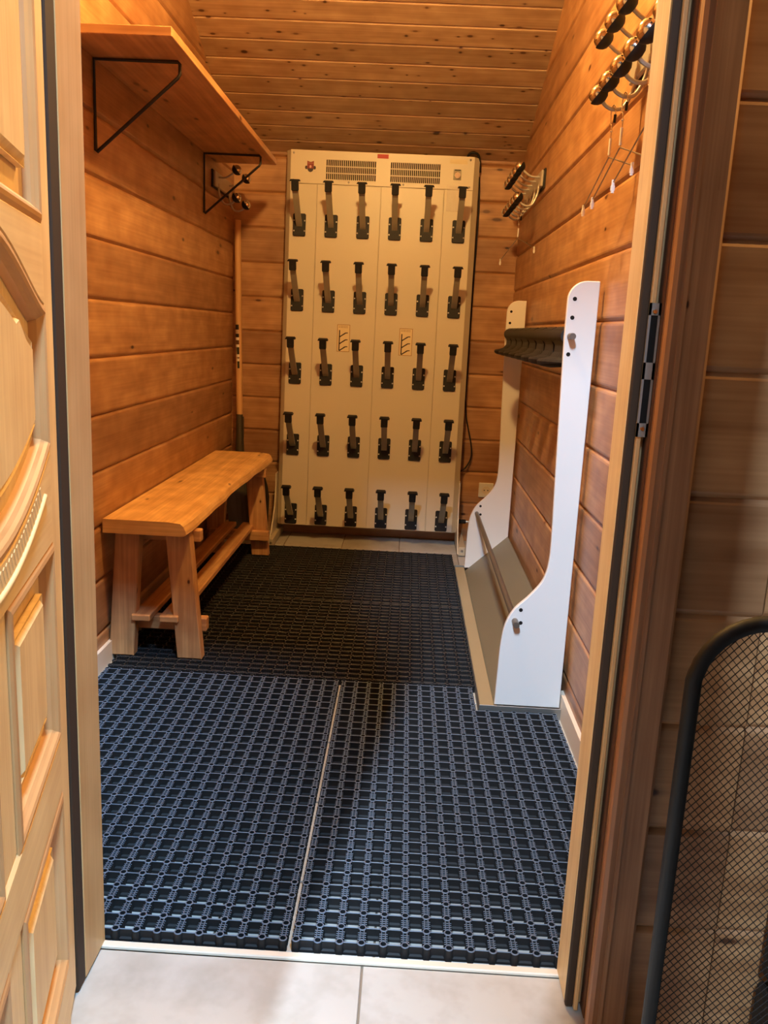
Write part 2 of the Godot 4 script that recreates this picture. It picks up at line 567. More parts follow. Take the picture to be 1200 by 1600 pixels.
	fm.box(Vector3(1.2, 1.2, -1.28), Vector3(1.70, 2.68, 0.1))
	fm.box(Vector3(0.3, 5.8, -1.28), Vector3(4.5, 7.5, 0.1))
	var wf := struct("wall_front", fm, M.back, "log wall between hall and boot room around the doorway", "wall")
	for i in 53:
		var y0 := 0.362 + 0.1755 * (i - 2)
		var y1 := y0 + 0.1755
		if i == 0: y0 = FLOOR - 0.01
		if y0 > 2.03:
			emit("log", log_mesh(-1.8, 2.5, y0, y1, Basis.IDENTITY, Vector3(0, 0, -1.19)), log_mat(i + 3), wf)
		else:
			emit("log", log_mesh(-1.8, -0.537, y0, y1, Basis.IDENTITY, Vector3(0, 0, -1.19)), log_mat(i + 3), wf)
			emit("log", log_mesh(0.352, 0.531, y0, y1, Basis.IDENTITY, Vector3(0, 0, -1.19), 0.006), log_mat(i + 3), wf)
			emit("log", log_mesh(0.5335, 2.5, y0 + 0.003, y1 + 0.003, Basis.IDENTITY, Vector3(0, 0, -1.19), 0.006), log_mat(i + 5), wf)
	# invented tall hall behind the viewer, its height and dark walls shaped for light
	struct("wall_hall_left", slab(-1.95, -1.75, -0.14, HALL_H + 0.2, -1.35, 3.5), M.dark_wood, "dark timber wall on the left of the invented tall hall", "wall")
	struct("wall_hall_right", slab(2.45, 2.65, -0.14, HALL_H + 0.2, -1.35, 3.5), M.dark_wood, "dark timber wall on the right of the invented tall hall", "wall")
	struct("ceiling_hall", slab(-1.95, 2.65, HALL_H, HALL_H + 0.2, -1.35, 3.5), M.dark_wood, "dark timber ceiling of the invented tall hall", "ceiling")
	# unseen post and partition wings, added to block and shape the daylight
	var pm := MB.new()
	for r in [[-1.8, -0.95, HALL_H], [-0.02, 0.62, 0.9], [0.62, 2.5, HALL_H]]:
		pm.box(Vector3((r[0] + r[1]) / 2, r[2] / 2, 0.40), Vector3(r[1] - r[0], r[2] + 0.04, 0.1))
	struct("added_hall_wings", pm, M.dark_wood, "added timber partition wings that block daylight in the hall passage", "wall")
	struct("added_post_3", slab(-0.125, -0.02, FLOOR, HALL_H, 0.33, 0.45), M.dark_wood, "tall square timber post added in the hall passage to shade the wall beside the doorway", "post")
	# unseen outer wall with two windows invented to bring in the daylight
	var om := MB.new()
	for r in [[-1.8, WA[0], -0.02, HALL_H], [WA[1], WC[0], -0.02, HALL_H], [WC[1], 2.5, -0.02, HALL_H], [WA[0], WA[1], -0.02, WA[2]], [WA[0], WA[1], WA[3], HALL_H], [WC[0], WC[1], -0.02, WC[2]], [WC[0], WC[1], WC[3], HALL_H]]:
		om.box(Vector3((r[0] + r[1]) / 2, (r[2] + r[3]) / 2, 3.3), Vector3(r[1] - r[0], r[3] - r[2], 0.2))
	struct("wall_outer", om, M.dark_wood, "outer wall at the back of the invented tall hall", "wall")
	var n := 1
	for w in [WA, WC]:
		var wm := MB.new()
		for r in [[w[0], w[0] + 0.04, w[2], w[3]], [w[1] - 0.04, w[1], w[2], w[3]], [w[0], w[1], w[2], w[2] + 0.04], [w[0], w[1], w[3] - 0.04, w[3]]]:
			wm.box(Vector3((r[0] + r[1]) / 2, (r[2] + r[3]) / 2, 3.25), Vector3(r[1] - r[0], r[3] - r[2], 0.06), 0.004)
		var wo := struct("window_%d" % n, wm, M.white, "invented high window of the tall hall, %s" % ("left one" if n == 1 else "right one"), "window")
		emit("pane", slab(w[0] + 0.03, w[1] - 0.03, w[2] + 0.03, w[3] - 0.03, 3.247, 3.253), M.glass, wo)
		n += 1
	# skirting boards
	struct("baseboard_left", slab(X_L, X_L + 0.012, FLOOR, 0.05, Z_B, Z_F), M.skirting, "pale skirting board along the left log wall", "skirting board")
	struct("baseboard_right", slab(X_R - 0.012, X_R, FLOOR, 0.05, -2.42, Z_F), M.skirting, "pale skirting board along the right log wall before the ski rack", "skirting board")
	var tm := MB.new()
	tm.box(Vector3(-0.09, FLOOR + 0.003, -1.326), Vector3(0.84, 0.008, 0.016), 0.002)
	struct("trim_2", tm, M.skirting, "narrow pale threshold strip between hall tiles and rubber mats", "threshold")

# left, right, bottom, top of the two invented windows in the outer wall
const WA := [-1.05, -0.8, 4.3, 6.0]
const WC := [1.2, 2.15, 7.4, 9.1]
const HALL_H := 9.4  # height made up so that the window light falls steeply


func build_door() -> void:
	var fr := struct_node("trim_1", "pale pine door frame with dark seal and steel strike plate", "door frame")
	var b := MB.new(); b.g = 1
	b.box(Vector3(-0.5205, 1.01, -1.288), Vector3(0.029, 2.06, 0.094), 0.002)
	b.box(Vector3(-0.529, 1.01, -1.2155), Vector3(0.012, 2.06, 0.052))
	emit("jamb", b, M.pale_frame, fr)
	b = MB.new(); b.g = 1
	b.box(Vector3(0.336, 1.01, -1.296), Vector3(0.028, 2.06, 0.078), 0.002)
	emit("jamb", b, M.pale, fr)  # brighter wood than the left jamb: light put into the colour
	b = MB.new(); b.g = 1
	b.box(Vector3(0.3385, 1.01, -1.2525), Vector3(0.007, 2.06, 0.025), 0.001)
	emit("rebate_strip", b, M.pale_frame, fr)
	b = MB.new(); b.g = 1
	b.box(Vector3(0.3575, 1.01, -1.21), Vector3(0.006, 2.06, 0.095))
	emit("rebate", b, M.casing, fr)
	for e in [[-0.5145, -1.2255, 0.016, 0.033], [0.3285, -1.2530, 0.013, 0.012]]:
		b = MB.new()
		b.box(Vector3(e[0], 1.01, e[1]), Vector3(e[2], 2.06, e[3]), 0.002)
		emit("seal", b, M.seal, fr)
	b = MB.new(); b.g = 0
	b.box(Vector3(-0.092, 2.045, -1.28), Vector3(0.886, 0.03, 0.1), 0.002)
	emit("head", b, M.pale_frame, fr)
	for e in [[-0.582, 1.02], [0.3705, 1.02]]:
		b = MB.new(); b.g = 1; b.uo = Vector2(e[0], 0.02)
		b.box(Vector3(e[0], e[1], -1.178), Vector3(0.058, 2.08, 0.026), 0.005)
		emit("casing", b, M.casing, fr)
	b = MB.new(); b.g = 0
	b.box(Vector3(-0.105, 2.09, -1.178), Vector3(1.01, 0.058, 0.026), 0.005)
	emit("casing", b, M.casing, fr)
	# strike plate with two slots, set on the rebate strip
	b = MB.new()
	for r in [[-0.095, -0.075], [-0.012, 0.012], [0.078, 0.095]]:
		b.box(Vector3(0.341, 1.06 + (r[0] + r[1]) / 2, -1.2385), Vector3(0.016, r[1] - r[0], 0.003))
	for q in [[0.3345, 0.003], [0.3475, 0.003]]:
		b.box(Vector3(q[0], 1.06, -1.2385), Vector3(q[1], 0.19, 0.003))
	var sp := emit("strike_plate", b, M.plate, fr)
	b = MB.new()
	b.box(Vector3(0.341, 1.06, -1.2395), Vector3(0.012, 0.17, 0.002))
	emit("slot", b, M.void, sp)
	for y in [0.977, 1.143]:
		b = MB.new()
		b.lathe([Vector2(0.0, 0.002), Vector2(0.003, 0.0018), Vector2(0.004, 0.0)], 12, along(Vector3(0.341, y, -1.237), Vector3(0, 0, 1)))
		emit("screw", b, M.chrome, sp)

	# the open door leaf, hinged on the left; local x runs from the hinge, the seen face looks along -z
	var th := -1.3282
	var lf := struct_node("door_1", "open pale pine door leaf with arched panels and carved rails", "door")
	lf.transform = Transform3D(Basis(Vector3.UP, th), Vector3(-0.506, 0, -1.2))
	var T := 0.04
	for s in [[0.0, 0.085], [0.735, 0.82]]:
		b = MB.new(); b.g = 1; b.uo = Vector2(s[0], s[0])
		b.box(Vector3((s[0] + s[1]) / 2, 1.015, T / 2), Vector3(s[1] - s[0], 2.03, T), 0.004)
		emit("stile", b, M.pale, lf)
	# curves of the wide middle panel
	var arch := func(t: float) -> float: return 1.108 + 0.082 * pow(sin(PI * clampf((t - 0.085) / 0.65, 0.0, 1.0)), 1.3)
	var belly := func(t: float) -> float: return 0.925 - 0.075 * pow(sin(PI * clampf((t - 0.085) / 0.65, 0.0, 1.0)), 0.9)
	var up := PackedVector2Array()
	var lo := PackedVector2Array()
	for i in 25:
		var t := 0.085 + 0.65 * i / 24.0
		up.append(Vector2(t, arch.call(t)))
		lo.append(Vector2(t, belly.call(t)))
	var poly := PackedVector2Array(up)
	poly.append(Vector2(0.735, 1.215)); poly.append(Vector2(0.085, 1.215))
	b = MB.new(); b.g = 0
	b.extrude(poly, -0.004, T, Transform3D.IDENTITY, 0.004)
	emit("rail", b, M.pale, lf)
	poly = PackedVector2Array(lo)
	poly.append(Vector2(0.735, 0.79)); poly.append(Vector2(0.085, 0.79))
	b = MB.new(); b.g = 0; b.uo = Vector2(0.2, 0.3)
	b.extrude(poly, -0.004, T, Transform3D.IDENTITY, 0.004)
	var cr := emit("rail", b, M.pale, lf)
	# carved band that follows the curved edge of that rail
	b = MB.new(); b.g = 0
	var pts := []
	for i in range(2, 23): pts.append(Vector3(lo[i].x, lo[i].y - 0.035, -0.004))
	b.tube(pts, 0.004, 6)
	for i in range(3, 22):
		for h in 2:
			var t := 0.085 + 0.65 * (i + h * 0.5) / 24.0
			b.box(Vector3.ZERO, Vector3(0.006, 0.02, 0.0012), 0.0005, Transform3D(Basis(Vector3(0, 0, 1), -0.5), Vector3(t, belly.call(t) - 0.018, -0.0042)))
	emit("carving", b, M.pale, cr)
	for r in [[1.94, 2.03], [0.41, 0.5], [0.0, 0.12]]:
		b = MB.new(); b.g = 0; b.uo = Vector2(r[0], r[0] * 0.7)
		b.box(Vector3(0.41, (r[0] + r[1]) / 2, T / 2 - 0.002), Vector3(0.65, r[1] - r[0], T + 0.004), 0.004)
		emit("rail", b, M.pale, lf)
	for r in [[1.215, 1.94], [0.5, 0.79], [0.12, 0.41]]:
		b = MB.new(); b.g = 1; b.uo = Vector2(r[0], r[0] * 0.7)
		b.box(Vector3(0.41, (r[0] + r[1]) / 2, T / 2), Vector3(0.08, r[1] - r[0], T), 0.003)
		emit("mullion", b, M.pale, lf)
	var outs: Array[PackedVector2Array] = []
	var mid := PackedVector2Array(lo)
	for i in 25: mid.append(up[24 - i])
	outs.append(mid)
	for r in [[1.215, 1.94], [0.5, 0.79], [0.12, 0.41]]:
		for c in [[0.085, 0.37], [0.45, 0.735]]:
			outs.append(P2([c[0], r[0], c[1], r[0], c[1], r[1], c[0], r[1]]))
	for o in outs:
		b = MB.new(); b.g = 1
		b.extrude(o, 0.014, 0.028)
		# raised field: the outline drawn in
		var fld := Geometry2D.offset_polygon(o, -0.055, Geometry2D.JOIN_MITER)
		var pn := emit("panel", b, M.pale, lf)
		if fld.size() > 0:
			b = MB.new(); b.g = 1
			b.extrude(fld[0], 0.001, 0.016, Transform3D.IDENTITY, 0.012)
			emit("raised_field", b, M.pale, pn)
		b = MB.new()
		b.mould(o, [Vector2(-0.002, 0.0), Vector2(-0.002, 0.0025), Vector2(0.003, 0.005), Vector2(0.008, 0.006), Vector2(0.012, 0.004), Vector2(0.015, 0.0), Vector2(0.019, -0.004), Vector2(0.022, -0.014)], 0.0)
		emit("moulding", b, M.mould, lf)


# ---------------------------------------------------------------- things
func build_mats() -> void:
	# one rib: dark flanks go to c, the top and chamfers, coloured as lit, to r
	var rib := func(c: MB, r: MB, cx: float, cz: float, lx: float, lz: float, top: float, ch: float) -> void:
		var hx := lx / 2; var hz := lz / 2
		var t := top - ch
		for s in [-1.0, 1.0]:
			c.quad(Vector3(cx - hx, FLOOR, cz + s * hz), Vector3(cx + hx, FLOOR, cz + s * hz), Vector3(cx + hx, t, cz + s * hz), Vector3(cx - hx, t, cz + s * hz), Vector3(0, 0, s))
			c.quad(Vector3(cx + s * hx, FLOOR, cz - hz), Vector3(cx + s * hx, FLOOR, cz + hz), Vector3(cx + s * hx, t, cz + hz), Vector3(cx + s * hx, t, cz - hz), Vector3(s, 0, 0))
			r.quad(Vector3(cx - hx, t, cz + s * hz), Vector3(cx + hx, t, cz + s * hz), Vector3(cx + hx - ch, top, cz + s * (hz - ch)), Vector3(cx - hx + ch, top, cz + s * (hz - ch)), Vector3(0, 1, s).normalized())
			r.quad(Vector3(cx + s * hx, t, cz - hz), Vector3(cx + s * hx, t, cz + hz), Vector3(cx + s * (hx - ch), top, cz + hz - ch), Vector3(cx + s * (hx - ch), top, cz - hz + ch), Vector3(s, 1, 0).normalized())
		r.quad(Vector3(cx - hx + ch, top, cz - hz + ch), Vector3(cx + hx - ch, top, cz - hz + ch), Vector3(cx + hx - ch, top, cz + hz - ch), Vector3(cx - hx + ch, top, cz + hz - ch), Vector3.UP)
	# cells of the moulded rubber: a ring and the ribs that run on from it (bit 1: rib to +x, bit 2: rib to -z)
	var make_cell := func(px: float, pz: float, twin_z: bool, ribs: int) -> Array:
		var c := MB.new()
		var r := MB.new()
		var seg := 12
		var ro := 0.0080
		var ri := 0.0054
		var B := Vector3(0, FLOOR, 0)
		var K := Vector3(0, -0.0009, 0)
		for i in seg:
			var a := TAU * i / seg
			var e := TAU * (i + 1) / seg
			var da := Vector3(cos(a), 0, sin(a)); var de := Vector3(cos(e), 0, sin(e))
			var ua := (da + Vector3.UP).normalized(); var ue := (de + Vector3.UP).normalized()
			r.squad(da * (ro - 0.0009), de * (ro - 0.0009), de * ri, da * ri, Vector3.UP, Vector3.UP, Vector3.UP, Vector3.UP)
			r.squad(da * ro + K, de * ro + K, de * (ro - 0.0009), da * (ro - 0.0009), ua, ue, ue, ua)
			c.squad(da * ro + B, de * ro + B, de * ro + K, da * ro + K, da, de, de, da)
			c.squad(da * ri + B, de * ri + B, de * ri, da * ri, -da, -de, -de, -da)
		var lx := px - 0.0146
		var lz := pz - 0.0146
		# x runs first when the twin ribs run along z
		for k in 2:
			if not (ribs & (k + 1)): continue
			var twin := twin_z == (k == 1)
			var L := (lz if k == 1 else lx) + (0.002 if twin else 0.0)
			var m := Vector2(0, -pz / 2) if k == 1 else Vector2(px / 2, 0)
			var ax := Vector2(0, 1) if k == 1 else Vector2(1, 0)
			var cr := Vector2(1, 0) if k == 1 else Vector2(0, 1)
			var put := func(off: float, al: float, len: float, wid: float, top: float, ch: float) -> void:
				var p := m + cr * off + ax * al
				var sz := ax * len + cr * wid
				rib.call(c, r, p.x, p.y, sz.x, sz.y, top, ch)
			if twin:
				for s in [-1.0, 1.0]: put.call(s * 0.0036, 0.0, L, 0.0019, -0.0006, 0.0007)
				for q in 4: put.call(0.0, (q - 1.5) * 0.0056, 0.0016, 0.0155, -0.0022, 0.0005)
			else:
				put.call(0.0, 0.0, L, 0.0026, -0.0006, 0.0009)
				# wider foot that narrows the opening at the floor
				var fp := m
				var fs := ax * L + cr * 0.0086
				rib.call(c, c, fp.x, fp.y, fs.x, fs.y, -0.0165, 0.003)
		return [c.mesh(), r.mesh()]
	var lay := func(x0: float, z0: float, nx: int, nz: int, px: float, pz: float, twin_z: bool, notch: bool, turn: float, label: String) -> void:
		var st := SurfaceTool.new()
		var rt := SurfaceTool.new()
		var cells := []
		for k in 4: cells.append(make_cell.call(px, pz, twin_z, k))
		for i in nx + 1:
			for j in nz + 1:
				var x := x0 + i * px
				var z := z0 - j * pz
				if notch and x > 0.257 and z < -2.36: continue
				var r := (1 if i < nx else 0) | (2 if j < nz else 0)
				if notch and x > 0.257 and z - pz < -2.36: r &= 1
				if notch and x + px > 0.257 and z < -2.36: r &= 2
				st.append_from(cells[r][0], 0, at(Vector3(x, 0, z)))
				rt.append_from(cells[r][1], 0, at(Vector3(x, 0, z)))
		var o := inst("rubber_mat", st.commit(), M.rubber)
		o.transform = Transform3D(Basis(Vector3.UP, turn), Vector3.ZERO)
		tag(o, label, "mat", "black rubber ring mats")
		inst("lit_rim", rt.commit(), M.rim if twin_z else M.rim_dim, o).set_meta("kind", "stuff")
	lay.call(-0.9115, -1.346, 19, 29, 0.0388, 0.0403, true, false, 0.004, "black rubber ring mat at the threshold on the left, next to the open door")
	lay.call(-0.1505, -1.346, 16, 29, 0.0402, 0.0403, true, true, 0.004, "black rubber ring mat at the threshold on the right, notched round the ski rack")
	lay.call(-0.9225, -2.541, 29, 20, 0.0405, 0.0385, false, false, 0.0, "black rubber ring mat across the middle of the room between bench and ski rack")
	lay.call(-0.9225, -3.331, 29, 21, 0.0405, 0.0393, false, false, 0.0, "black rubber ring mat farthest back, just before the boot dryer")


func sticker_tex() -> ImageTexture:
	var im := Image.create(64, 132, false, Image.FORMAT_RGB8)
	im.fill(Color(0.90, 0.83, 0.66))
	var ink := Color(0.16, 0.10, 0.07)
	var line := Color(0.55, 0.38, 0.24)
	for r in [[1, 1, 62, 2], [1, 129, 62, 2], [1, 1, 2, 130], [61, 1, 2, 130]]:
		im.fill_rect(Rect2i(r[0], r[1], r[2], r[3]), line)
	# two lines of small print, too small to read
	for row in 2:
		var x := 8
		var k := 0
		while x < 54:
			var l: int = [5, 3, 7, 4, 6][k % 5]
			im.fill_rect(Rect2i(x, 8 + row * 6, l, 2), line)
			x += l + 2; k += 1
	im.fill_rect(Rect2i(10, 28, 5, 98), ink)
	for h in 3:
		var y0 := 58.0 + h * 33.0
		for i in 60:
			var t := i / 59.0
			var x := 13.0 + 36.0 * t
			var y := y0 - 26.0 * (t * 0.95 - 0.25 * maxf(0.0, t - 0.75) * 3.0)
			im.fill_rect(Rect2i(int(x), int(y), 4, 4), ink)
	return ImageTexture.create_from_image(im)

func logo_tex() -> ImageTexture:
	var w := 96
	var im := Image.create(w, w, false, Image.FORMAT_RGB8)
	im.fill(Color(0.84, 0.80, 0.71))
	var red := Color(0.52, 0.14, 0.09)
	var dk := Color(0.16, 0.07, 0.06)
	for y in w:
		for x in w:
			var u := (x - 48.0) / 48.0
			var t := (y - 48.0) / 48.0
			# curled dark leaves at both sides
			if Vector2((absf(u) - 0.72) / 0.22, (t - 0.18) / 0.3).length() < 1.0: im.set_pixel(x, y, dk)
			# shield: broad above, pointed below
			var half := 0.58 if t < 0.1 else 0.58 * sqrt(maxf(0.0, 1.0 - pow((t - 0.1) / 0.82, 2.0)))
			if t > -0.86 + 0.1 * cos(u * 4.0) and t < 0.92 and absf(u) < half:
				im.set_pixel(x, y, red if t < 0.35 else dk)
			if t > -0.62 and t < -0.5 and absf(u) < 0.46: im.set_pixel(x, y, Color(0.72, 0.45, 0.3))
			if Vector2(u / 0.17, (t - 0.02) / 0.24).length() < 1.0: im.set_pixel(x, y, Color(0.86, 0.66, 0.62))
	return ImageTexture.create_from_image(im)

func pic(t: Texture2D) -> StandardMaterial3D:
	var m := mat(Color.WHITE, 0.5)
	m.albedo_texture = t
	return m

# thin plate with its picture spread once over the front
func plate(w: float, h: float, t: float) -> MB:
	var b := MB.new()
	var n := Vector3(0, 0, 1)
	b.tri(Vector3(-w / 2, -h / 2, t), Vector3(w / 2, -h / 2, t), Vector3(w / 2, h / 2, t), n, n, n, Vector2(0, 1), Vector2(1, 1), Vector2(1, 0))
	b.tri(Vector3(-w / 2, -h / 2, t), Vector3(w / 2, h / 2, t), Vector3(-w / 2, h / 2, t), n, n, n, Vector2(0, 1), Vector2(1, 0), Vector2(0, 0))
	for s in [[Vector3(-w / 2, -h / 2, 0), Vector3(w / 2, -h / 2, 0), Vector3(0, -1, 0)], [Vector3(w / 2, -h / 2, 0), Vector3(w / 2, h / 2, 0), Vector3(1, 0, 0)], [Vector3(w / 2, h / 2, 0), Vector3(-w / 2, h / 2, 0), Vector3(0, 1, 0)], [Vector3(-w / 2, h / 2, 0), Vector3(-w / 2, -h / 2, 0), Vector3(-1, 0, 0)]]:
		var a: Vector3 = s[0]
		var c: Vector3 = s[1]
		var z := Vector3(0, 0, t)
		b.tri(a, c, c + z, s[2], s[2], s[2], Vector2(0.01, 0.01), Vector2(0.01, 0.01), Vector2(0.01, 0.01))
		b.tri(a, c + z, a + z, s[2], s[2], s[2], Vector2(0.01, 0.01), Vector2(0.01, 0.01), Vector2(0.01, 0.01))
	return b

func build_dryer() -> void:
	# local: x across, y up the leaning face, z out of the face; face plane z = 0
	var ox := -0.195
	var d := thing("boot_dryer", "tall cream metal boot dryer with thirty black and grey hooks leaning on the end wall", "boot dryer", Transform3D(Basis(Vector3.RIGHT, -0.0471), Vector3(ox, 0.055, -4.40)))
	var H := 1.91
	# body: chamfered sides, open tray at the back
	var b := MB.new()
	var sec := [Vector2(-0.482, -0.058), Vector2(-0.482, -0.03), Vector2(-0.46, -0.006), Vector2(0.46, -0.006), Vector2(0.488, -0.03), Vector2(0.488, -0.058)]
	for i in sec.size():
		var p: Vector2 = sec[i]
		var q: Vector2 = sec[(i + 1) % sec.size()]
		var t := (q - p).normalized()
		b.quad(Vector3(p.x, 0, p.y), Vector3(q.x, 0, q.y), Vector3(q.x, H, q.y), Vector3(p.x, H, p.y), Vector3(-t.y, 0, t.x))
	for e in [[0.0, -1.0], [H, 1.0]]:
		for i in range(1, sec.size() - 1):
			b.ftri(Vector3(sec[0].x, e[0], sec[0].y), Vector3(sec[i].x, e[0], sec[i].y), Vector3(sec[i + 1].x, e[0], sec[i + 1].y), Vector3(0, e[1], 0))
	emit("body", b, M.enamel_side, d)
	# front panels with fine gaps
	var cuts := [-0.46, -0.322, 0.0, 0.317, 0.46]
	for i in 4:
		b = MB.new()
		b.box(Vector3((cuts[i] + cuts[i + 1]) / 2, 0.875, -0.003), Vector3(cuts[i + 1] - cuts[i] - 0.0022, 1.745, 0.006), 0.0012)
		emit("front_panel", b, M.enamel, d)
	# header panel around two grille openings
	b = MB.new()
	var hy0 := 1.7515
	for r in [[-0.46, -0.282, hy0, H], [-0.029, 0.042, hy0, H], [0.293, 0.46, hy0, H], [-0.282, -0.029, hy0, 1.772], [-0.282, -0.029, 1.87, H], [0.042, 0.293, hy0, 1.772], [0.042, 0.293, 1.87, H]]:
		b.box(Vector3((r[0] + r[1]) / 2, (r[2] + r[3]) / 2, -0.003), Vector3(r[1] - r[0], r[3] - r[2], 0.006))
	var hd := emit("header_panel", b, M.enamel, d)
	for g in [[-0.282, -0.029], [0.042, 0.293]]:
		b = MB.new()
		b.box(Vector3((g[0] + g[1]) / 2, 1.821, -0.0055), Vector3(g[1] - g[0], 0.098, 0.002))
		var gb := emit("grille", b, M.void, d)
		b = MB.new()
		for i in 27:
			b.box(Vector3(g[0] + (g[1] - g[0]) * i / 26.0, 1.821, -0.0022), Vector3(0.0042, 0.098, 0.004), 0.001)
		for i in 4:
			b.box(Vector3((g[0] + g[1]) / 2, 1.772 + 0.098 * i / 3.0, -0.0015), Vector3(g[1] - g[0], 0.0048, 0.005), 0.001)
		emit("grille_bar", b, M.enamel, gb)
	b = MB.new()
	for p in [[-0.445, 1.895], [-0.445, 1.765], [-0.165, 1.764], [0.44, 1.895], [0.44, 1.765], [0.11, 1.764]]:
		b.lathe([Vector2(0, 0.002), Vector2(0.004, 0.0015), Vector2(0.0055, 0)], 10, along(Vector3(p[0], p[1], 0), Vector3(0, 0, 1)))
	emit("screw", b, M.steel, hd).set_meta("kind", "stuff")
	# labels and dial
	emit("emblem", plate(0.058, 0.058, 0.001), pic(logo_tex()), d, at(Vector3(-0.36, 1.832, 0.0)))
	emit("red_label", plate(0.056, 0.02, 0.001), M.red, d, at(Vector3(0.002, 1.894, 0.0)))
	emit("white_label", plate(0.088, 0.022, 0.001), M.paper, d, at(Vector3(0.381, 1.884, 0.0)))
	b = MB.new()
	b.box(Vector3(0, 0, 0.002), Vector3(0.04, 0.05, 0.004), 0.001)
	var dp := emit("dial_plate", b, M.grey, d, at(Vector3(0.378, 1.822, 0)))
	b = MB.new()
	b.lathe([Vector2(0.015, 0.0), Vector2(0.015, 0.014), Vector2(0.0135, 0.016), Vector2(0, 0.016)], 20, along(Vector3(0, -0.006, 0.004), Vector3(0, 0, 1)))
	emit("knob", b, M.chrome, dp)
	b = MB.new()
	b.box(Vector3(0, 0.021, 0.0045), Vector3(0.03, 0.006, 0.001))
	emit("scale", b, M.black, dp)
	var stk := pic(sticker_tex())
	emit("instruction_label", plate(0.068, 0.14, 0.001), stk, d, at(Vector3(-0.161, 0.995, 0.0)))
	emit("instruction_label", plate(0.070, 0.14, 0.001), stk, d, at(Vector3(0.162, 0.99, 0.0)))
	b = MB.new()
	# clear wallet, slightly buckled
	for i in 6:
		for j in 6:
			var f := func(u: int, w: int) -> Vector3: return Vector3(0.33 + 0.07 * u / 6.0, 1.645 + 0.125 * w / 6.0, 0.004 + 0.003 * sin(u * 1.9 + w * 1.3))
			b.quad(f.call(i, j), f.call(i + 1, j), f.call(i + 1, j + 1), f.call(i, j + 1), Vector3(sin(i * 1.9 + j) * 0.25, cos(j * 1.7) * 0.2, 1).normalized())
	emit("clear_wallet", b, M.film, d)
	# thirty hooks: plate, slanting arm, capped tip, screws
	var pm := MB.new()
	pm.extrude(P2([-0.032, -0.05, -0.027, -0.055, 0.027, -0.055, 0.032, -0.05, 0.032, 0.05, 0.027, 0.055, -0.027, 0.055, -0.032, 0.05]), 0.0, 0.010, Transform3D.IDENTITY, 0.002)
	var pmesh := pm.mesh()
	var am := MB.new()
	var path := [Vector3(0, -0.004, 0.008), Vector3(0, 0.018, 0.045), Vector3(0, 0.07, 0.115), Vector3(0, 0.112, 0.168), Vector3(0, 0.14, 0.195)]
	var sp := smooth_path(path, 4)
	for i in sp.size() - 1:
		var a: Vector3 = sp[i]
		var c: Vector3 = sp[i + 1]
		var t := (c - a).normalized()
		var nn := t.cross(Vector3.RIGHT).normalized()
		var hw := Vector3(0.0145, 0, 0)
		var hh := nn * 0.006
		am.quad(a - hw + hh, a + hw + hh, c + hw + hh, c - hw + hh, nn)
		am.quad(a - hw - hh, a + hw - hh, c + hw - hh, c - hw - hh, -nn)
		am.quad(a - hw - hh, a - hw + hh, c - hw + hh, c - hw - hh, Vector3.LEFT)
		am.quad(a + hw - hh, a + hw + hh, c + hw + hh, c + hw - hh, Vector3.RIGHT)
	var amesh := am.mesh()
	var cm := MB.new()
	cm.box(Vector3(0, 0, 0), Vector3(0.034, 0.046, 0.022), 0.003)
	cm.extrude(P2([-0.026, 0.020, 0.026, 0.020, 0.021, 0.028, -0.021, 0.028]), -0.014, 0.014)
	cm.box(Vector3(0, -0.004, 0.0112), Vector3(0.006, 0.006, 0.002), 0.0008)
	var cmesh := cm.mesh()
	var sm := MB.new()
	for p in [[-0.027, 0.02], [0.027, 0.02], [-0.027, -0.03], [0.027, -0.03]]:
		sm.lathe([Vector2(0, 0.0035), Vector2(0.003, 0.003), Vector2(0.0042, 0)], 8, along(Vector3(p[0], p[1], 0.0095), Vector3(0, 0, 1)))
	var smesh := sm.mesh()
	for r in 5:
		for c in 6:
			var hp := inst("boot_hook", pmesh, M.black, d, at(Vector3(-0.4065 + 0.1612 * c, 1.548 - 0.3712 * r, 0.0)))
			inst("arm", amesh, M.grey, hp)
			inst("cap", cmesh, M.black, hp, Transform3D(Basis(Vector3.RIGHT, 0.28), Vector3(0, 0.148, 0.204)))
			inst("screw", smesh, M.white, hp).set_meta("kind", "stuff")
	# stand: curved gusset and floor bar at both sides (built upright in the world, then put under the leaning body)
	var inv := d.transform.affine_inverse()
	for s in [[-0.684, -4.18], [0.292, -4.215]]:
		b = MB.new()
		var gp := PackedVector2Array()
		var zf: float = s[1]
		for i in 13:
			var t := i / 12.0
			gp.append(Vector2(-4.398 + (zf + 4.398) * pow(t, 2.6), 0.33 - (0.33 + 0.012) * t))
		gp.append(Vector2(-4.5, -0.012)); gp.append(Vector2(-4.5, 0.33))
		b.extrude(gp, -0.003, 0.003, Transform3D(Basis(Vector3(0, 0, 1), Vector3.UP, Vector3(-1, 0, 0)), Vector3(s[0], 0, 0)))
		emit("gusset", b, M.enamel, d, inv)
		b = MB.new()
		var bx: float = s[0] + (0.02 if s[0] > 0 else 0.012)
		b.box(Vector3(bx, 0.003, (zf - 4.55) / 2), Vector3(0.036 if s[0] > 0 else 0.022, 0.046, 4.55 + zf), 0.003)
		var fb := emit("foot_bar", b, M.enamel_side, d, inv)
		b = MB.new()
		b.lathe([Vector2(0, 0.004), Vector2(0.006, 0.003), Vector2(0.007, 0)], 10, along(Vector3(bx, 0.006, zf), Vector3(0, 0, 1)))
		emit("bolt", b, M.steel, fb)
	b = MB.new()
	b.lathe([Vector2(0, 0), Vector2(0.012, 0), Vector2(0.012, 0.055), Vector2(0.008, 0.06)], 12, along(Vector3(0.285, 0.1, -4.5), Vector3(1, 0, 0.05)))
	var kb := emit("side_knob", b, M.black, d, inv)
	b = MB.new()
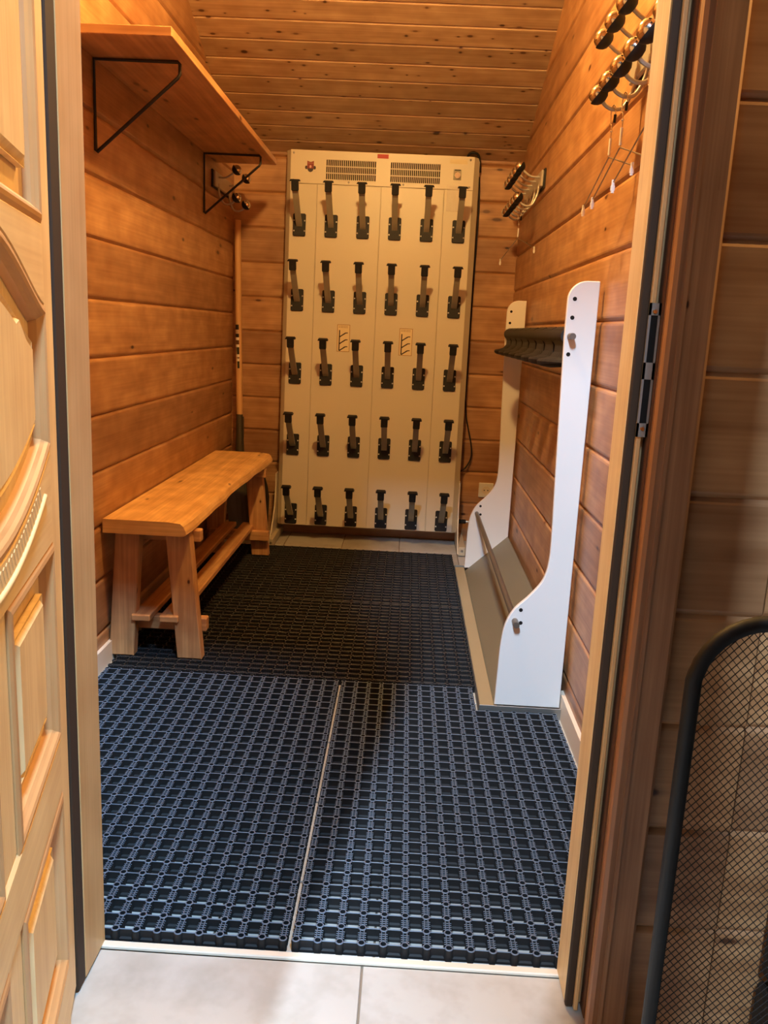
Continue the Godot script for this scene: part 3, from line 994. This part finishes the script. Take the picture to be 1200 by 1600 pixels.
	b.lathe([Vector2(0.006, 0.05), Vector2(0.006, 0.085), Vector2(0, 0.085)], 10, along(Vector3(0.285, 0.1, -4.5), Vector3(1, 0, 0.05)))
	emit("pin", b, M.steel, kb)
	b = MB.new()
	b.tube(smooth_path([Vector3(0.30, 0.76, -4.53), Vector3(0.312, 0.66, -4.54), Vector3(0.345, 0.53, -4.545), Vector3(0.352, 0.45, -4.545), Vector3(0.325, 0.39, -4.54), Vector3(0.285, 0.365, -4.52)]), 0.004, 8)
	b.tube(smooth_path([Vector3(0.225, 1.95, -4.535), Vector3(0.236, 1.978, -4.51), Vector3(0.26, 1.984, -4.50), Vector3(0.286, 1.97, -4.515), Vector3(0.298, 1.90, -4.54)]), 0.006, 8)
	b.tube(smooth_path([Vector3(0.297, 1.88, -4.55), Vector3(0.305, 1.7, -4.552), Vector3(0.302, 1.3, -4.55), Vector3(0.30, 0.76, -4.53)]), 0.004, 8)
	emit("power_cable", b, M.black, d, inv)


func build_bench() -> void:
	var o := thing("bench", "low pine bench with a waney edged plank seat and splayed legs along the left wall", "bench", at(Vector3(-0.81, 0, -3.35)))
	var off := at(Vector3(0.81, 0, 3.35))
	# plank: flat top, gently worn front slope, uneven rounded front edge
	var b := MB.new(); b.g = 2
	var rings := []
	var N := 44
	for i in N + 1:
		var t := float(i) / N
		var z := lerpf(-2.575, -4.15, t)
		var w := 0.006 * sin(t * 8.0 + 0.6) + 0.0022 * sin(t * 23.0) + 0.0012 * sin(t * 41.0)
		var fx := lerpf(-0.692, -0.672, t) + w
		rings.append([Vector3(-0.95, 0.43, z), Vector3(-0.95, 0.475, z), Vector3(fx - 0.055 + w * 0.5, 0.475, z), Vector3(fx - 0.014, 0.471, z), Vector3(fx - 0.004, 0.463, z), Vector3(fx + 0.004, 0.447, z), Vector3(fx + 0.006, 0.437, z), Vector3(fx - 0.002, 0.43, z)])
	for i in N:
		for k in 8:
			var l := (k + 1) % 8
			var a: Vector3 = rings[i][k]
			var c: Vector3 = rings[i][l]
			var e := c - a
			var nn := Vector3(-e.y, e.x, 0).normalized()
			if k == 7: nn = Vector3.DOWN
			b.quad(a, c, rings[i + 1][l], rings[i + 1][k], nn)
	for e in [[0, 1.0], [N, -1.0]]:
		for k in range(1, 7):
			b.ftri(rings[e[0]][0], rings[e[0]][k], rings[e[0]][k + 1], Vector3(0, 0, e[1]))
	var seat := emit("seat", b, M.bench, o, off)
	b = MB.new()
	b.extrude(P2([-0.862, 0.432, -0.845, 0.436, -0.826, 0.455, -0.812, 0.471, -0.80, 0.473, -0.835, 0.437, -0.850, 0.431]), -2.576, -2.5738)
	emit("bark_crack", b, M.void, seat, off)
	for zz in [-2.645, -3.975]:
		for s in [[-0.887, -0.915], [-0.724, -0.686]]:
			b = MB.new(); b.g = 1; b.uo = Vector2(s[0] * 7.0, s[1] * 3.0)
			var poly := P2([s[0] - 0.04, 0.43, s[1] - 0.041, 0.0, s[1] + 0.041, 0.0, s[0] + 0.04, 0.43])
			b.extrude(poly, zz - 0.0225, zz + 0.0225, Transform3D.IDENTITY, 0.003)
			emit("leg", b, M.leg, o, off)
		var inn: float = zz - 0.042 if zz > -3.0 else zz + 0.042
		b = MB.new(); b.g = 0; b.uo = Vector2(zz, 0.4)
		b.box(Vector3(-0.785, 0.104, inn), Vector3(0.29, 0.046, 0.036), 0.003)
		emit("crossbar", b, M.leg, o, off)
		b = MB.new(); b.g = 0; b.uo = Vector2(zz, 0.1)
		b.box(Vector3(-0.785, 0.41, inn), Vector3(0.25, 0.04, 0.036), 0.003)
		emit("crossbar", b, M.leg, o, off)
	for x in [-0.845, -0.752]:
		b = MB.new(); b.g = 2; b.uo = Vector2(x * 3.0, x)
		b.box(Vector3(x, 0.138, -3.31), Vector3(0.062, 0.022, 1.40), 0.003)
		emit("stretcher_slat", b, M.leg, o, off)


func build_shelf() -> void:
	var o := thing("wall_shelf", "plain pine plank shelf on two black wire brackets high on the left wall", "shelf", at(Vector3(X_L, 1.825, -3.27)))
	var off := at(-Vector3(X_L, 1.825, -3.27))
	var b := MB.new(); b.g = 2
	b.box(Vector3(-0.8135, 1.8375, -3.275), Vector3(0.287, 0.025, 1.75), 0.002)
	emit("plank", b, M.shelf, o, off)
	for z in [-2.6, -3.91]:
		b = MB.new()
		var x0 := X_L + 0.006
		b.tube([Vector3(x0, 1.819, z), Vector3(-0.709, 1.819, z), Vector3(-0.703, 1.813, z), Vector3(-0.703, 1.787, z), Vector3(-0.709, 1.777, z), Vector3(x0 + 0.003, 1.569, z), Vector3(x0, 1.574, z)], 0.0052, 8, true, true)
		emit("bracket", b, M.bracket, o, off)


func rack_profile() -> PackedVector2Array:
	# outline of an upright seen along z: x from the wall side, y up
	var p := PackedVector2Array()
	p.append_array(P2([0.502, 0.0, 0.502, 1.256]))
	for i in 9:
		var a := PI / 2 + PI / 2 * i / 8.0
		p.append(Vector2(0.47 + 0.052 * cos(a), 1.204 + 0.052 * sin(a)))
	p.append_array(P2([0.418, 1.1, 0.427, 0.75]))
	var cv := smooth_path([Vector3(0.4325, 0.56, 0), Vector3(0.4325, 0.47, 0), Vector3(0.42, 0.408, 0), Vector3(0.385, 0.358, 0), Vector3(0.342, 0.312, 0), Vector3(0.319, 0.262, 0), Vector3(0.3105, 0.2, 0), Vector3(0.3085, 0.14, 0)], 5)
	for c in cv: p.append(Vector2(c.x, c.y))
	p.append(Vector2(0.306, 0.0))
	return p

func build_ski_rack() -> void:
	var o := thing("ski_rack", "white ski rack with two tall curved uprights and black foam holders by right wall", "ski rack", at(Vector3(0.4, FLOOR, -3.15)))
	var off := at(-Vector3(0.4, FLOOR, -3.15))
	for z in [-2.392, -3.905]:
		var b := MB.new()
		var pr := rack_profile()
		for i in pr.size():
			pr[i].y = maxf(pr[i].y, 0.008)
		b.extrude(pr, z - 0.008, z + 0.008, Transform3D.IDENTITY, 0.002)
		var up := emit("upright", b, M.panel, o, off)
		for h in [[0.437, 1.207], [0.4345, 1.157], [0.4325, 1.058], [0.362, 0.312], [0.3645, 0.272]]:
			b = MB.new()
			b.lathe([Vector2(0.0058, 0.0), Vector2(0.0058, 0.0006), Vector2(0.0, 0.0006)], 14, along(Vector3(h[0], h[1], z + 0.008), Vector3(0, 0, 1)))
			emit("hole", b, M.void, up)
	# tubes
	for r in [[0.4335, 1.107, 0.009], [0.347, 0.277, 0.0095]]:
		var b := MB.new()
		b.tube([Vector3(r[0], r[1], -3.935), Vector3(r[0], r[1], -2.345)], r[2], 14, false)
		b.tube([Vector3(r[0], r[1], -2.345), Vector3(r[0], r[1], -2.347)], r[2] * 0.99, 14)
		b.tube([Vector3(r[0], r[1], -3.935), Vector3(r[0], r[1], -3.933)], r[2] * 0.99, 14)
		emit("tube", b, M.tube, o, off)
	# black foam holders along the upper tube: each a curled tongue with a rounded lip
	var nf := 8
	var z0 := -2.402
	var wz := 1.49 / nf
	var prof := [Vector2(0.452, 1.09), Vector2(0.452, 1.118), Vector2(0.444, 1.13), Vector2(0.43, 1.133), Vector2(0.418, 1.126), Vector2(0.413, 1.112), Vector2(0.416, 1.096), Vector2(0.42, 1.08), Vector2(0.416, 1.062), Vector2(0.402, 1.048), Vector2(0.384, 1.042), Vector2(0.37, 1.040), Vector2(0.364, 1.034), Vector2(0.366, 1.026), Vector2(0.376, 1.020), Vector2(0.40, 1.016), Vector2(0.425, 1.020), Vector2(0.442, 1.04), Vector2(0.45, 1.065)]
	var fm := MB.new(); fm.g = 2
	var rows := []
	var ns := 12
	for i in ns + 1:
		var u := -1.0 + 2.0 * i / ns
		var k := pow(absf(u), 2.2)
		var ring := []
		for p in prof:
			var x: float = p.x
			if p.y < 1.085 and p.x < 0.42: x = lerpf(p.x, 0.425, k)
			ring.append(Vector3(x, p.y + (0.006 * k if p.y < 1.03 else 0.0), u * wz * 0.42))
		rows.append(ring)
	for i in ns:
		for j in prof.size():
			var l := (j + 1) % prof.size()
			var d: Vector2 = (prof[l] - prof[j]).normalized()
			fm.quad(rows[i][j], rows[i][l], rows[i + 1][l], rows[i + 1][j], Vector3(-d.y, d.x, 0))
	var outl := PackedVector2Array()
	for e in [[0, -1.0], [ns, 1.0]]:
		outl = PackedVector2Array()
		for p in rows[e[0]]: outl.append(Vector2(p.x, p.y))
		var idx := Geometry2D.triangulate_polygon(outl)
		for i in range(0, idx.size(), 3):
			fm.ftri(rows[e[0]][idx[i]], rows[e[0]][idx[i + 1]], rows[e[0]][idx[i + 2]], Vector3(0, 0, e[1]))
	var fmesh := fm.mesh()
	for i in nf:
		var tr := off
		tr.origin += Vector3(0, 0, z0 - wz * (i + 0.5))
		inst("foam_holder", fmesh, M.foam, o, tr)
	var roll := MB.new()
	roll.tube([Vector3(0.4335, 1.108, -3.894), Vector3(0.4335, 1.108, -2.403)], 0.0225, 18)
	emit("foam_roll", roll, M.foam, o, off)
	# sheet metal foot: front lip, flat gutter, slope up to the wall, near end plate
	var b := MB.new()
	b.box(Vector3(0.284, FLOOR + 0.014, -3.15), Vector3(0.046, 0.028, 1.55), 0.002)
	emit("gutter", b, M.lip, o, off)
	b = MB.new()
	b.extrude(P2([0.304, -0.012, 0.5, 0.172, 0.505, 0.168, 0.31, -0.018]), -3.897, -2.402)
	emit("drip_slope", b, M.tray, o, off)
	b = MB.new()
	b.box(Vector3(0.382, FLOOR + 0.018, -2.372), Vector3(0.246, 0.036, 0.003), 0.001)
	b.box(Vector3(0.2605, FLOOR + 0.018, -3.15), Vector3(0.003, 0.036, 1.556), 0.001)
	b.box(Vector3(0.382, FLOOR + 0.018, -3.928), Vector3(0.246, 0.036, 0.003), 0.001)
	emit("edge_strip", b, M.zinc, o, off)


# coat rack: a wall bar with an upper and a lower row of curved arms, each ending in a chrome knob on a black skirt
func hook_rack(wall_x: float, s: float, zs: Array, z0: float, z1: float, label: String, dark_back: bool) -> void:
	var mid := (z0 + z1) / 2
	var o := thing("coat_hook_rack", label, "coat rack", at(Vector3(wall_x, 1.745, mid)), "coat hook racks in the boot room")
	var b := MB.new()
	b.box(Vector3(s * 0.014, 0, 0), Vector3(0.012, 0.066, z1 - z0), 0.003)
	emit("wall_bar", b, M.arm, o)
	b = MB.new()
	b.box(Vector3(s * 0.004, 0.0, 0), Vector3(0.008, 0.078, z1 - z0 + 0.012), 0.002)
	emit("back_board", b, M.black, o)
	var kax := Vector3(s * 0.80, 0.60, 0).normalized()
	for row in 2:
		var ky := 1.79 - 1.745 if row == 0 else 1.668 - 1.745
		var kp := Vector3(s * 0.1, ky, 0)
		var am := MB.new()
		if row == 0:
			am.tube(smooth_path([Vector3(s * 0.018, 0.012, 0), Vector3(s * 0.05, 0.012, 0), Vector3(s * 0.075, 0.024, 0), kp]), 0.0048, 8)
		else:
			am.tube(smooth_path([Vector3(s * 0.018, -0.015, 0), Vector3(s * 0.024, -0.06, 0), Vector3(s * 0.042, -0.098, 0), Vector3(s * 0.066, -0.105, 0), Vector3(s * 0.088, -0.095, 0), kp]), 0.0048, 8)
		var km := MB.new()
		var kx := along(kp + kax * 0.004, kax)
		km.lathe([Vector2(0.0235, 0.0), Vector2(0.0225, 0.008), Vector2(0.019, 0.015), Vector2(0.012, 0.021), Vector2(0.0, 0.0235)], 24, kx)
		var cm := MB.new()
		cm.lathe([Vector2(0.0, -0.020), Vector2(0.011, -0.018), Vector2(0.018, -0.013), Vector2(0.023, -0.006), Vector2(0.0255, 0.0), Vector2(0.0255, 0.003), Vector2(0.0, 0.003)], 24, kx)
		var ames := am.mesh(); var kmes := km.mesh(); var cmes := cm.mesh()
		for z in zs:
			var tr := at(Vector3(0, 0, float(z) - mid))
			var a := inst("arm", ames, M.arm, o, tr)
			inst("knob", kmes, M.chrome, a)
			inst("skirt", cmes, M.black, a)

func build_hooks() -> void:
	hook_rack(X_R, -1.0, [-2.187, -2.075, -1.965, -1.855, -1.75, -1.64], -2.26, -1.57, "coat rack of chrome knobs with wire hangers nearest the doorway, high on right wall", false)
	hook_rack(X_R, -1.0, [-3.77, -3.88, -3.99, -4.10, -4.21], -4.27, -3.72, "coat rack of dark knobs in the far right corner above the ski rack", true)
	hook_rack(X_L, 1.0, [-4.13, -4.36], -4.42, -4.07, "small coat rack in the far left corner under the wall shelf", true)
	# wire hangers
	var hang := [[-2.186, "wire hanger farthest from the doorway on the near coat rack", 0.10], [-2.074, "wire hanger between the two others on the near coat rack", 0.08], [-1.854, "wire hanger closest to the doorway, half hidden by the frame", 0.05]]
	for h in hang:
		var base := Vector3(0.451, 1.6405, h[0])
		var o := thing("wire_hanger", h[1], "hanger", Transform3D(Basis(Vector3.UP, 0.12), base), "wire hangers on the near coat rack")
		var hs := wire_hanger(o, h[2])
	var fb := Vector3(0.451, 1.6405, -3.99)
	var fo := thing("wire_hanger", "wire hanger on the far right coat rack above the ski rack", "hanger", Transform3D(Basis(Vector3.UP, 0.35), fb))
	wire_hanger(fo, 0.05)

func wire_hanger(o: Node3D, tilt: float) -> bool:
	var b := MB.new()
	# open crook over the arm, black tip
	b.tube(smooth_path([Vector3(0, -0.028, 0.016), Vector3(0, -0.008, 0.017), Vector3(0, 0.006, 0.008), Vector3(0, 0.0062, -0.004), Vector3(0, -0.008, -0.013), Vector3(0, -0.03, -0.010), Vector3(0, -0.045, 0.0), Vector3(0, -0.108, 0.0)], 5), 0.0016, 8)
	emit("crook", b, M.chrome, o)
	b = MB.new()
	b.tube([Vector3(0, -0.034, 0.0155), Vector3(0, -0.016, 0.0172)], 0.0034, 8)
	emit("tip", b, M.black, o)
	b = MB.new()
	b.tube([Vector3(0, -0.066, 0), Vector3(0, -0.104, 0)], 0.0034, 10)
	b.lathe([Vector2(0.0, 0.004), Vector2(0.004, 0.0), Vector2(0.0, -0.004)], 10, at(Vector3(0, -0.05, 0)))
	emit("ferrule", b, M.bright, o)
	b = MB.new()
	var a := Vector3(0, -0.108, 0)
	var l := Vector3(0, -0.187 - tilt * 0.15, -0.165)
	var r := Vector3(0, -0.170 + tilt * 0.15, 0.165)
	b.tube([l, a], 0.0016, 8)
	b.tube([a, r], 0.0016, 8)
	emit("shoulder_wire", b, M.steel, o)
	for e in [l, r]:
		b = MB.new()
		b.tube([e + Vector3(0, 0.006, 0), e + Vector3(0, -0.022, 0)], 0.0038, 8)
		b.box(e + Vector3(0, -0.012, 0), Vector3(0.009, 0.012, 0.006), 0.001)
		emit("clip", b, M.bright, o)
	return true


func build_shovel() -> void:
	var o := thing("shovel", "shovel with long pale wooden handle and metal blade standing in the far left corner", "shovel", at(Vector3(-0.87, FLOOR, -4.40)))
	var off := at(-Vector3(-0.87, FLOOR, -4.40))
	var b := MB.new(); b.g = 1
	b.tube([Vector3(-0.918, 1.612, -4.478), Vector3(-0.918, 1.606, -4.478), Vector3(-0.888, 0.52, -4.44)], 0.0165, 14)
	var hd := emit("handle", b, M.handle, o, off)
	# printed sleeve near mid height
	var im := Image.create(16, 128, false, Image.FORMAT_RGB8)
	im.fill(Color(0.86, 0.68, 0.46))
	for r in [[0, 14, 0.10, 0.06, 0.05], [14, 12, 0.75, 0.62, 0.5], [26, 10, 0.10, 0.06, 0.05], [36, 8, 0.88, 0.84, 0.78], [44, 12, 0.35, 0.20, 0.12], [56, 8, 0.88, 0.84, 0.78], [64, 20, 0.05, 0.09, 0.05], [84, 20, 0.86, 0.82, 0.76], [92, 4, 0.4, 0.3, 0.24], [104, 20, 0.08, 0.10, 0.04]]:
		im.fill_rect(Rect2i(0, r[0], 16, r[1]), Color(r[2], r[3], r[4]))
	var lm := pic(ImageTexture.create_from_image(im))
	b = MB.new()
	var p0 := Vector3(-0.9038, 1.092, -4.46)
	var p1 := Vector3(-0.8958, 0.862, -4.452)
	var ax := (p1 - p0).normalized()
	var sx := ax.cross(Vector3(0, 0, 1)).normalized()
	var sz := sx.cross(ax)
	for k in 14:
		var a0 := TAU * k / 14; var a1 := TAU * (k + 1) / 14
		var d0 := sx * cos(a0) + sz * sin(a0); var d1 := sx * cos(a1) + sz * sin(a1)
		if (d0 + d1).x > 0.4: continue
		var r := 0.0172
		# the print covers the half turned to the wall and the room
		var u0 := Vector2(0.5, 0.0); var u1 := Vector2(0.5, 1.0)
		b.tri(p0 + d0 * r, p0 + d1 * r, p1 + d1 * r, d0, d1, d1, u0, u0, u1)
		b.tri(p0 + d0 * r, p1 + d1 * r, p1 + d0 * r, d0, d1, d0, u0, u1, u1)
	emit("printed_label", b, lm, hd)
	b = MB.new()
	b.lathe([Vector2(0.0175, 0.0), Vector2(0.019, -0.06), Vector2(0.023, -0.20)], 14, along(Vector3(-0.8915, 0.63, -4.4445), Vector3(-0.03, 1.1, -0.038)))
	b.tube([Vector3(-0.869, 0.62, -4.428), Vector3(-0.866, 0.56, -4.424), Vector3(-0.868, 0.50, -4.424), Vector3(-0.88, 0.46, -4.42)], 0.004, 6)
	emit("socket", b, M.spade, o, off)
	b = MB.new()
	# dished blade
	var f := func(u: float, w: float) -> Vector3:
		var half := 0.125 * (0.55 + 0.45 * minf(1.0, w * 2.2)) * (1.0 - 0.25 * w * w)
		return Vector3(-0.845 + 0.03 * w + (u * half), 0.43 - 0.44 * w, -4.42 + 0.045 * (u * u) + 0.03 * w)
	for i in 10:
		for j in 8:
			var u0 := -1.0 + 0.2 * i; var u1 := u0 + 0.2
			var w0 := j / 8.0; var w1 := (j + 1) / 8.0
			var A: Vector3 = f.call(u0, w0); var B: Vector3 = f.call(u1, w0); var C: Vector3 = f.call(u1, w1); var D: Vector3 = f.call(u0, w1)
			var nn := (B - A).cross(D - A).normalized()
			if nn.z < 0: nn = -nn
			b.quad(A, B, C, D, nn)
			var k := Vector3(0, 0, -0.0025)
			b.quad(A + k, B + k, C + k, D + k, -nn)
	emit("blade", b, M.spade, o, off)


func build_socket() -> void:
	var o := thing("wall_socket", "white square power socket low on the end wall right of the dryer", "socket", at(Vector3(0.447, 0.268, Z_B)))
	var b := MB.new()
	b.box(Vector3(0, 0, 0.006), Vector3(0.08, 0.08, 0.012), 0.003)
	emit("cover_plate", b, M.white, o)
	b = MB.new()
	b.lathe([Vector2(0.023, 0.0125), Vector2(0.022, 0.014), Vector2(0.0195, 0.0128)], 24, along(Vector3.ZERO, Vector3(0, 0, 1)))
	b.lathe([Vector2(0.0195, 0.0128), Vector2(0.0, 0.0126)], 24, along(Vector3.ZERO, Vector3(0, 0, 1)), false)
	emit("receptacle", b, M.skirting, o)
	b = MB.new()
	for s in [-1, 1]:
		b.lathe([Vector2(0.0032, 0.0125), Vector2(0.0032, 0.0134), Vector2(0, 0.0134)], 10, along(Vector3(s * 0.0095, 0, 0), Vector3(0, 0, 1)))
	emit("pin_hole", b, M.void, o)


func build_screen() -> void:
	var o := thing("fireplace_screen", "black arched fireplace screen of fine diamond wire mesh standing in the hall", "fireplace screen", at(Vector3(0.31, FLOOR, -0.85)))
	var W := 0.55
	var H := 0.852
	var R := 0.075
	var b := MB.new()
	var pts := []
	pts.append(Vector3(0.008, 0.012, 0))
	pts.append(Vector3(0.008, H - R, 0))
	for i in range(1, 9):
		var a := PI - PI / 2 * i / 8.0
		pts.append(Vector3(0.008 + R + R * cos(a), H - R + R * sin(a) - 0.008, 0))
	for i in range(0, 9):
		var a := PI / 2 - PI / 2 * i / 8.0
		pts.append(Vector3(W - R + R * cos(a), H - R + R * sin(a) - 0.008, 0))
	pts.append(Vector3(W, 0.012, 0))
	b.tube(pts, 0.0088, 12, true, true)
	emit("frame", b, M.iron, o)
	b = MB.new()
	for x in [0.03, W - 0.03]:
		b.box(Vector3(x, 0.006, 0), Vector3(0.02, 0.012, 0.16), 0.003)
	emit("foot", b, M.iron, o)
	# crossed wires, cut to the arched outline
	b = MB.new()
	var outl := PackedVector2Array()
	for p in pts: outl.append(Vector2(p.x, p.y))
	var pitch := 0.0076 * 0.7071 * 1.28
	var k := -260
	for dir in 2:
		var d := Vector2(0.66, 0.75).normalized() if dir == 0 else Vector2(-0.66, 0.75).normalized()
		var nn := Vector2(-d.y, d.x)
		for i in range(-150, 320):
			var c := nn * (i * pitch)
			var seg := Geometry2D.intersect_polyline_with_polygon(PackedVector2Array([c - d * 2.0, c + d * 2.0]), outl)
			for s in seg:
				if s.size() < 2: continue
				var z := 0.0006 * (1 if dir == 0 else -1)
				b.tube([Vector3(s[0].x, s[0].y, z), Vector3(s[-1].x, s[-1].y, z)], 0.00055, 4, false)
	var wm := emit("wire_mesh", b, M.mesh, o)
	wm.set_meta("kind", "stuff")
	# black box behind the screen
	var x := thing("firewood_box", "black metal box with stepped rim behind the mesh screen against the log wall", "box", at(Vector3(0.82, FLOOR, -1.10)))
	b = MB.new()
	b.box(Vector3(0, 0.075, 0), Vector3(0.446, 0.15, 0.14), 0.006)
	emit("base", b, M.iron, x)
	b = MB.new()
	b.box(Vector3(0, 0.30, 0), Vector3(0.446, 0.27, 0.14), 0.012)
	emit("body", b, M.iron, x)
	b = MB.new()
	b.box(Vector3(0, 0.157, 0), Vector3(0.42, 0.02, 0.12))
	emit("joint", b, M.iron, x)


func globe_light(o: Node3D, energy: float, r: float) -> void:
	var b := MB.new()
	var prof := []
	for i in 13:
		var a := -PI / 2 + PI * i / 12.0
		prof.append(Vector2(maxf(0.0, r * cos(a)), r * sin(a)))
	b.lathe(prof, 24)
	emit("globe", b, M.bulb, o)
	var l := OmniLight3D.new()
	l.name = "lamp_light"
	l.light_color = LAMP_COLOR
	l.light_energy = energy
	l.light_size = r
	l.omni_range = 12.0
	l.omni_attenuation = 2.0
	l.shadow_enabled = true
	o.add_child(l, true)

func build_lamp() -> void:
	var p := LAMP
	var o := thing("ceiling_lamp", "round glass globe lamp under the sloping ceiling boards", "lamp", at(p))
	globe_light(o, LAMP_ENERGY, 0.06)
	var b := MB.new()
	var top := ceil_y(p.z) - p.y
	b.lathe([Vector2(0.0, top + 0.02), Vector2(0.045, top + 0.02), Vector2(0.045, 0.075), Vector2(0.02, 0.056), Vector2(0.0, 0.056)], 20)
	emit("holder", b, M.white, o)

func build_added_spotlight() -> void:  # invented lamp, put in only to brighten the open door leaf
	var o := thing("added_spotlight", "small white spotlight added on the hall log wall right of the doorway to brighten the door", "lamp", at(SPOT))
	var aim := (SPOT_AIM - SPOT).normalized()
	var b := MB.new()
	b.lathe([Vector2(0.0, 0.0), Vector2(0.04, 0.0), Vector2(0.04, 0.012), Vector2(0.009, 0.016), Vector2(0.009, 0.06), Vector2(0.0, 0.06)], 20, along(Vector3(0, 0, -1.19 - SPOT.z), Vector3(0, 0, 1)))
	emit("holder", b, M.white, o)
	b = MB.new()
	b.lathe([Vector2(0.0, -0.05), Vector2(0.025, -0.045), Vector2(0.04, 0.05), Vector2(0.036, 0.05), Vector2(0.034, 0.03)], 24, along(Vector3.ZERO, aim))
	emit("head", b, M.white, o)
	b = MB.new()
	b.lathe([Vector2(0.034, 0.03), Vector2(0.0, 0.034)], 24, along(Vector3.ZERO, aim), false)
	emit("lens", b, M.bulb, o)
	var l := SpotLight3D.new()
	l.name = "added_spot_light"
	l.light_color = LAMP_COLOR
	l.light_energy = SPOT_ENERGY
	l.light_size = 0.035
	l.spot_angle = 38.0
	l.spot_angle_attenuation = 0.7
	l.spot_range = 10.0
	l.spot_attenuation = 2.0
	l.shadow_enabled = true
	l.transform = Transform3D(Basis.looking_at(aim, Vector3.UP), aim * 0.055)
	o.add_child(l, true)


# ---------------------------------------------------------------- light values
const LAMP := Vector3(-0.15, 2.42, -2.28)
const LAMP_COLOR := Color(1.0, 0.79, 0.47)
const LAMP_ENERGY := 3.2
const SPOT := Vector3(1.05, 2.0, -1.12)
const SPOT_AIM := Vector3(-0.45, 1.05, -0.9)
const SPOT_ENERGY := 1.1
const DAY_A := 420.0
const DAY_C := 250.0
const EXPOSURE := 1.0


func _ready() -> void:
	rng.seed = 4711
	var cam := Camera3D.new()
	cam.name = "camera"
	cam.fov = 62.5418
	cam.near = 0.02
	cam.transform = Transform3D(Basis(Vector3(0.99837479, 0.04635903, -0.03314528), Vector3(-0.05229053, 0.97644445, -0.20933687), Vector3(0.02265987, 0.21072984, 0.97728167)).orthonormalized(), Vector3(0, 1.1, 0))
	add_child(cam)
	cam.current = true
	var we := WorldEnvironment.new()
	we.name = "world"
	var env := Environment.new()
	env.background_mode = Environment.BG_SKY
	var sky := Sky.new()
	var sm := ProceduralSkyMaterial.new()
	sm.sky_top_color = Color(0.35, 0.55, 0.85)
	sm.sky_horizon_color = Color(0.75, 0.83, 0.92)
	sm.ground_bottom_color = Color(0.35, 0.36, 0.36)
	sm.ground_horizon_color = Color(0.7, 0.75, 0.8)
	sm.sky_energy_multiplier = 1.0
	sky.sky_material = sm
	env.sky = sky
	env.tonemap_mode = Environment.TONE_MAPPER_LINEAR
	env.tonemap_exposure = EXPOSURE
	env.sdfgi_enabled = true
	env.ssao_enabled = true
	env.ssil_enabled = true
	we.environment = env
	add_child(we)
	var k := 0
	for w in [WA, WC]:
		var a := AreaLight3D.new()  # daylight let in through the invented windows behind the camera
		a.name = "added_daylight" if k == 0 else "added_daylight_001"
		a.light_color = Color(0.78, 0.89, 1.0) if k == 0 else Color(0.66, 0.84, 1.0)
		a.light_energy = DAY_A if k == 0 else DAY_C
		a.area_size = Vector2(w[1] - w[0] - 0.1, w[3] - w[2] - 0.1)
		a.area_normalize_energy = false
		a.area_range = 14.0
		a.area_attenuation = 2.0
		a.shadow_enabled = true
		a.position = Vector3((w[0] + w[1]) / 2, (w[2] + w[3]) / 2, 3.18)
		add_child(a)
		k += 1
	make_materials()
	build_setting()
	build_door()
	build_mats()
	build_dryer()
	build_bench()
	build_shelf()
	build_ski_rack()
	build_hooks()
	build_shovel()
	build_socket()
	build_screen()
	build_lamp()
	build_added_spotlight()
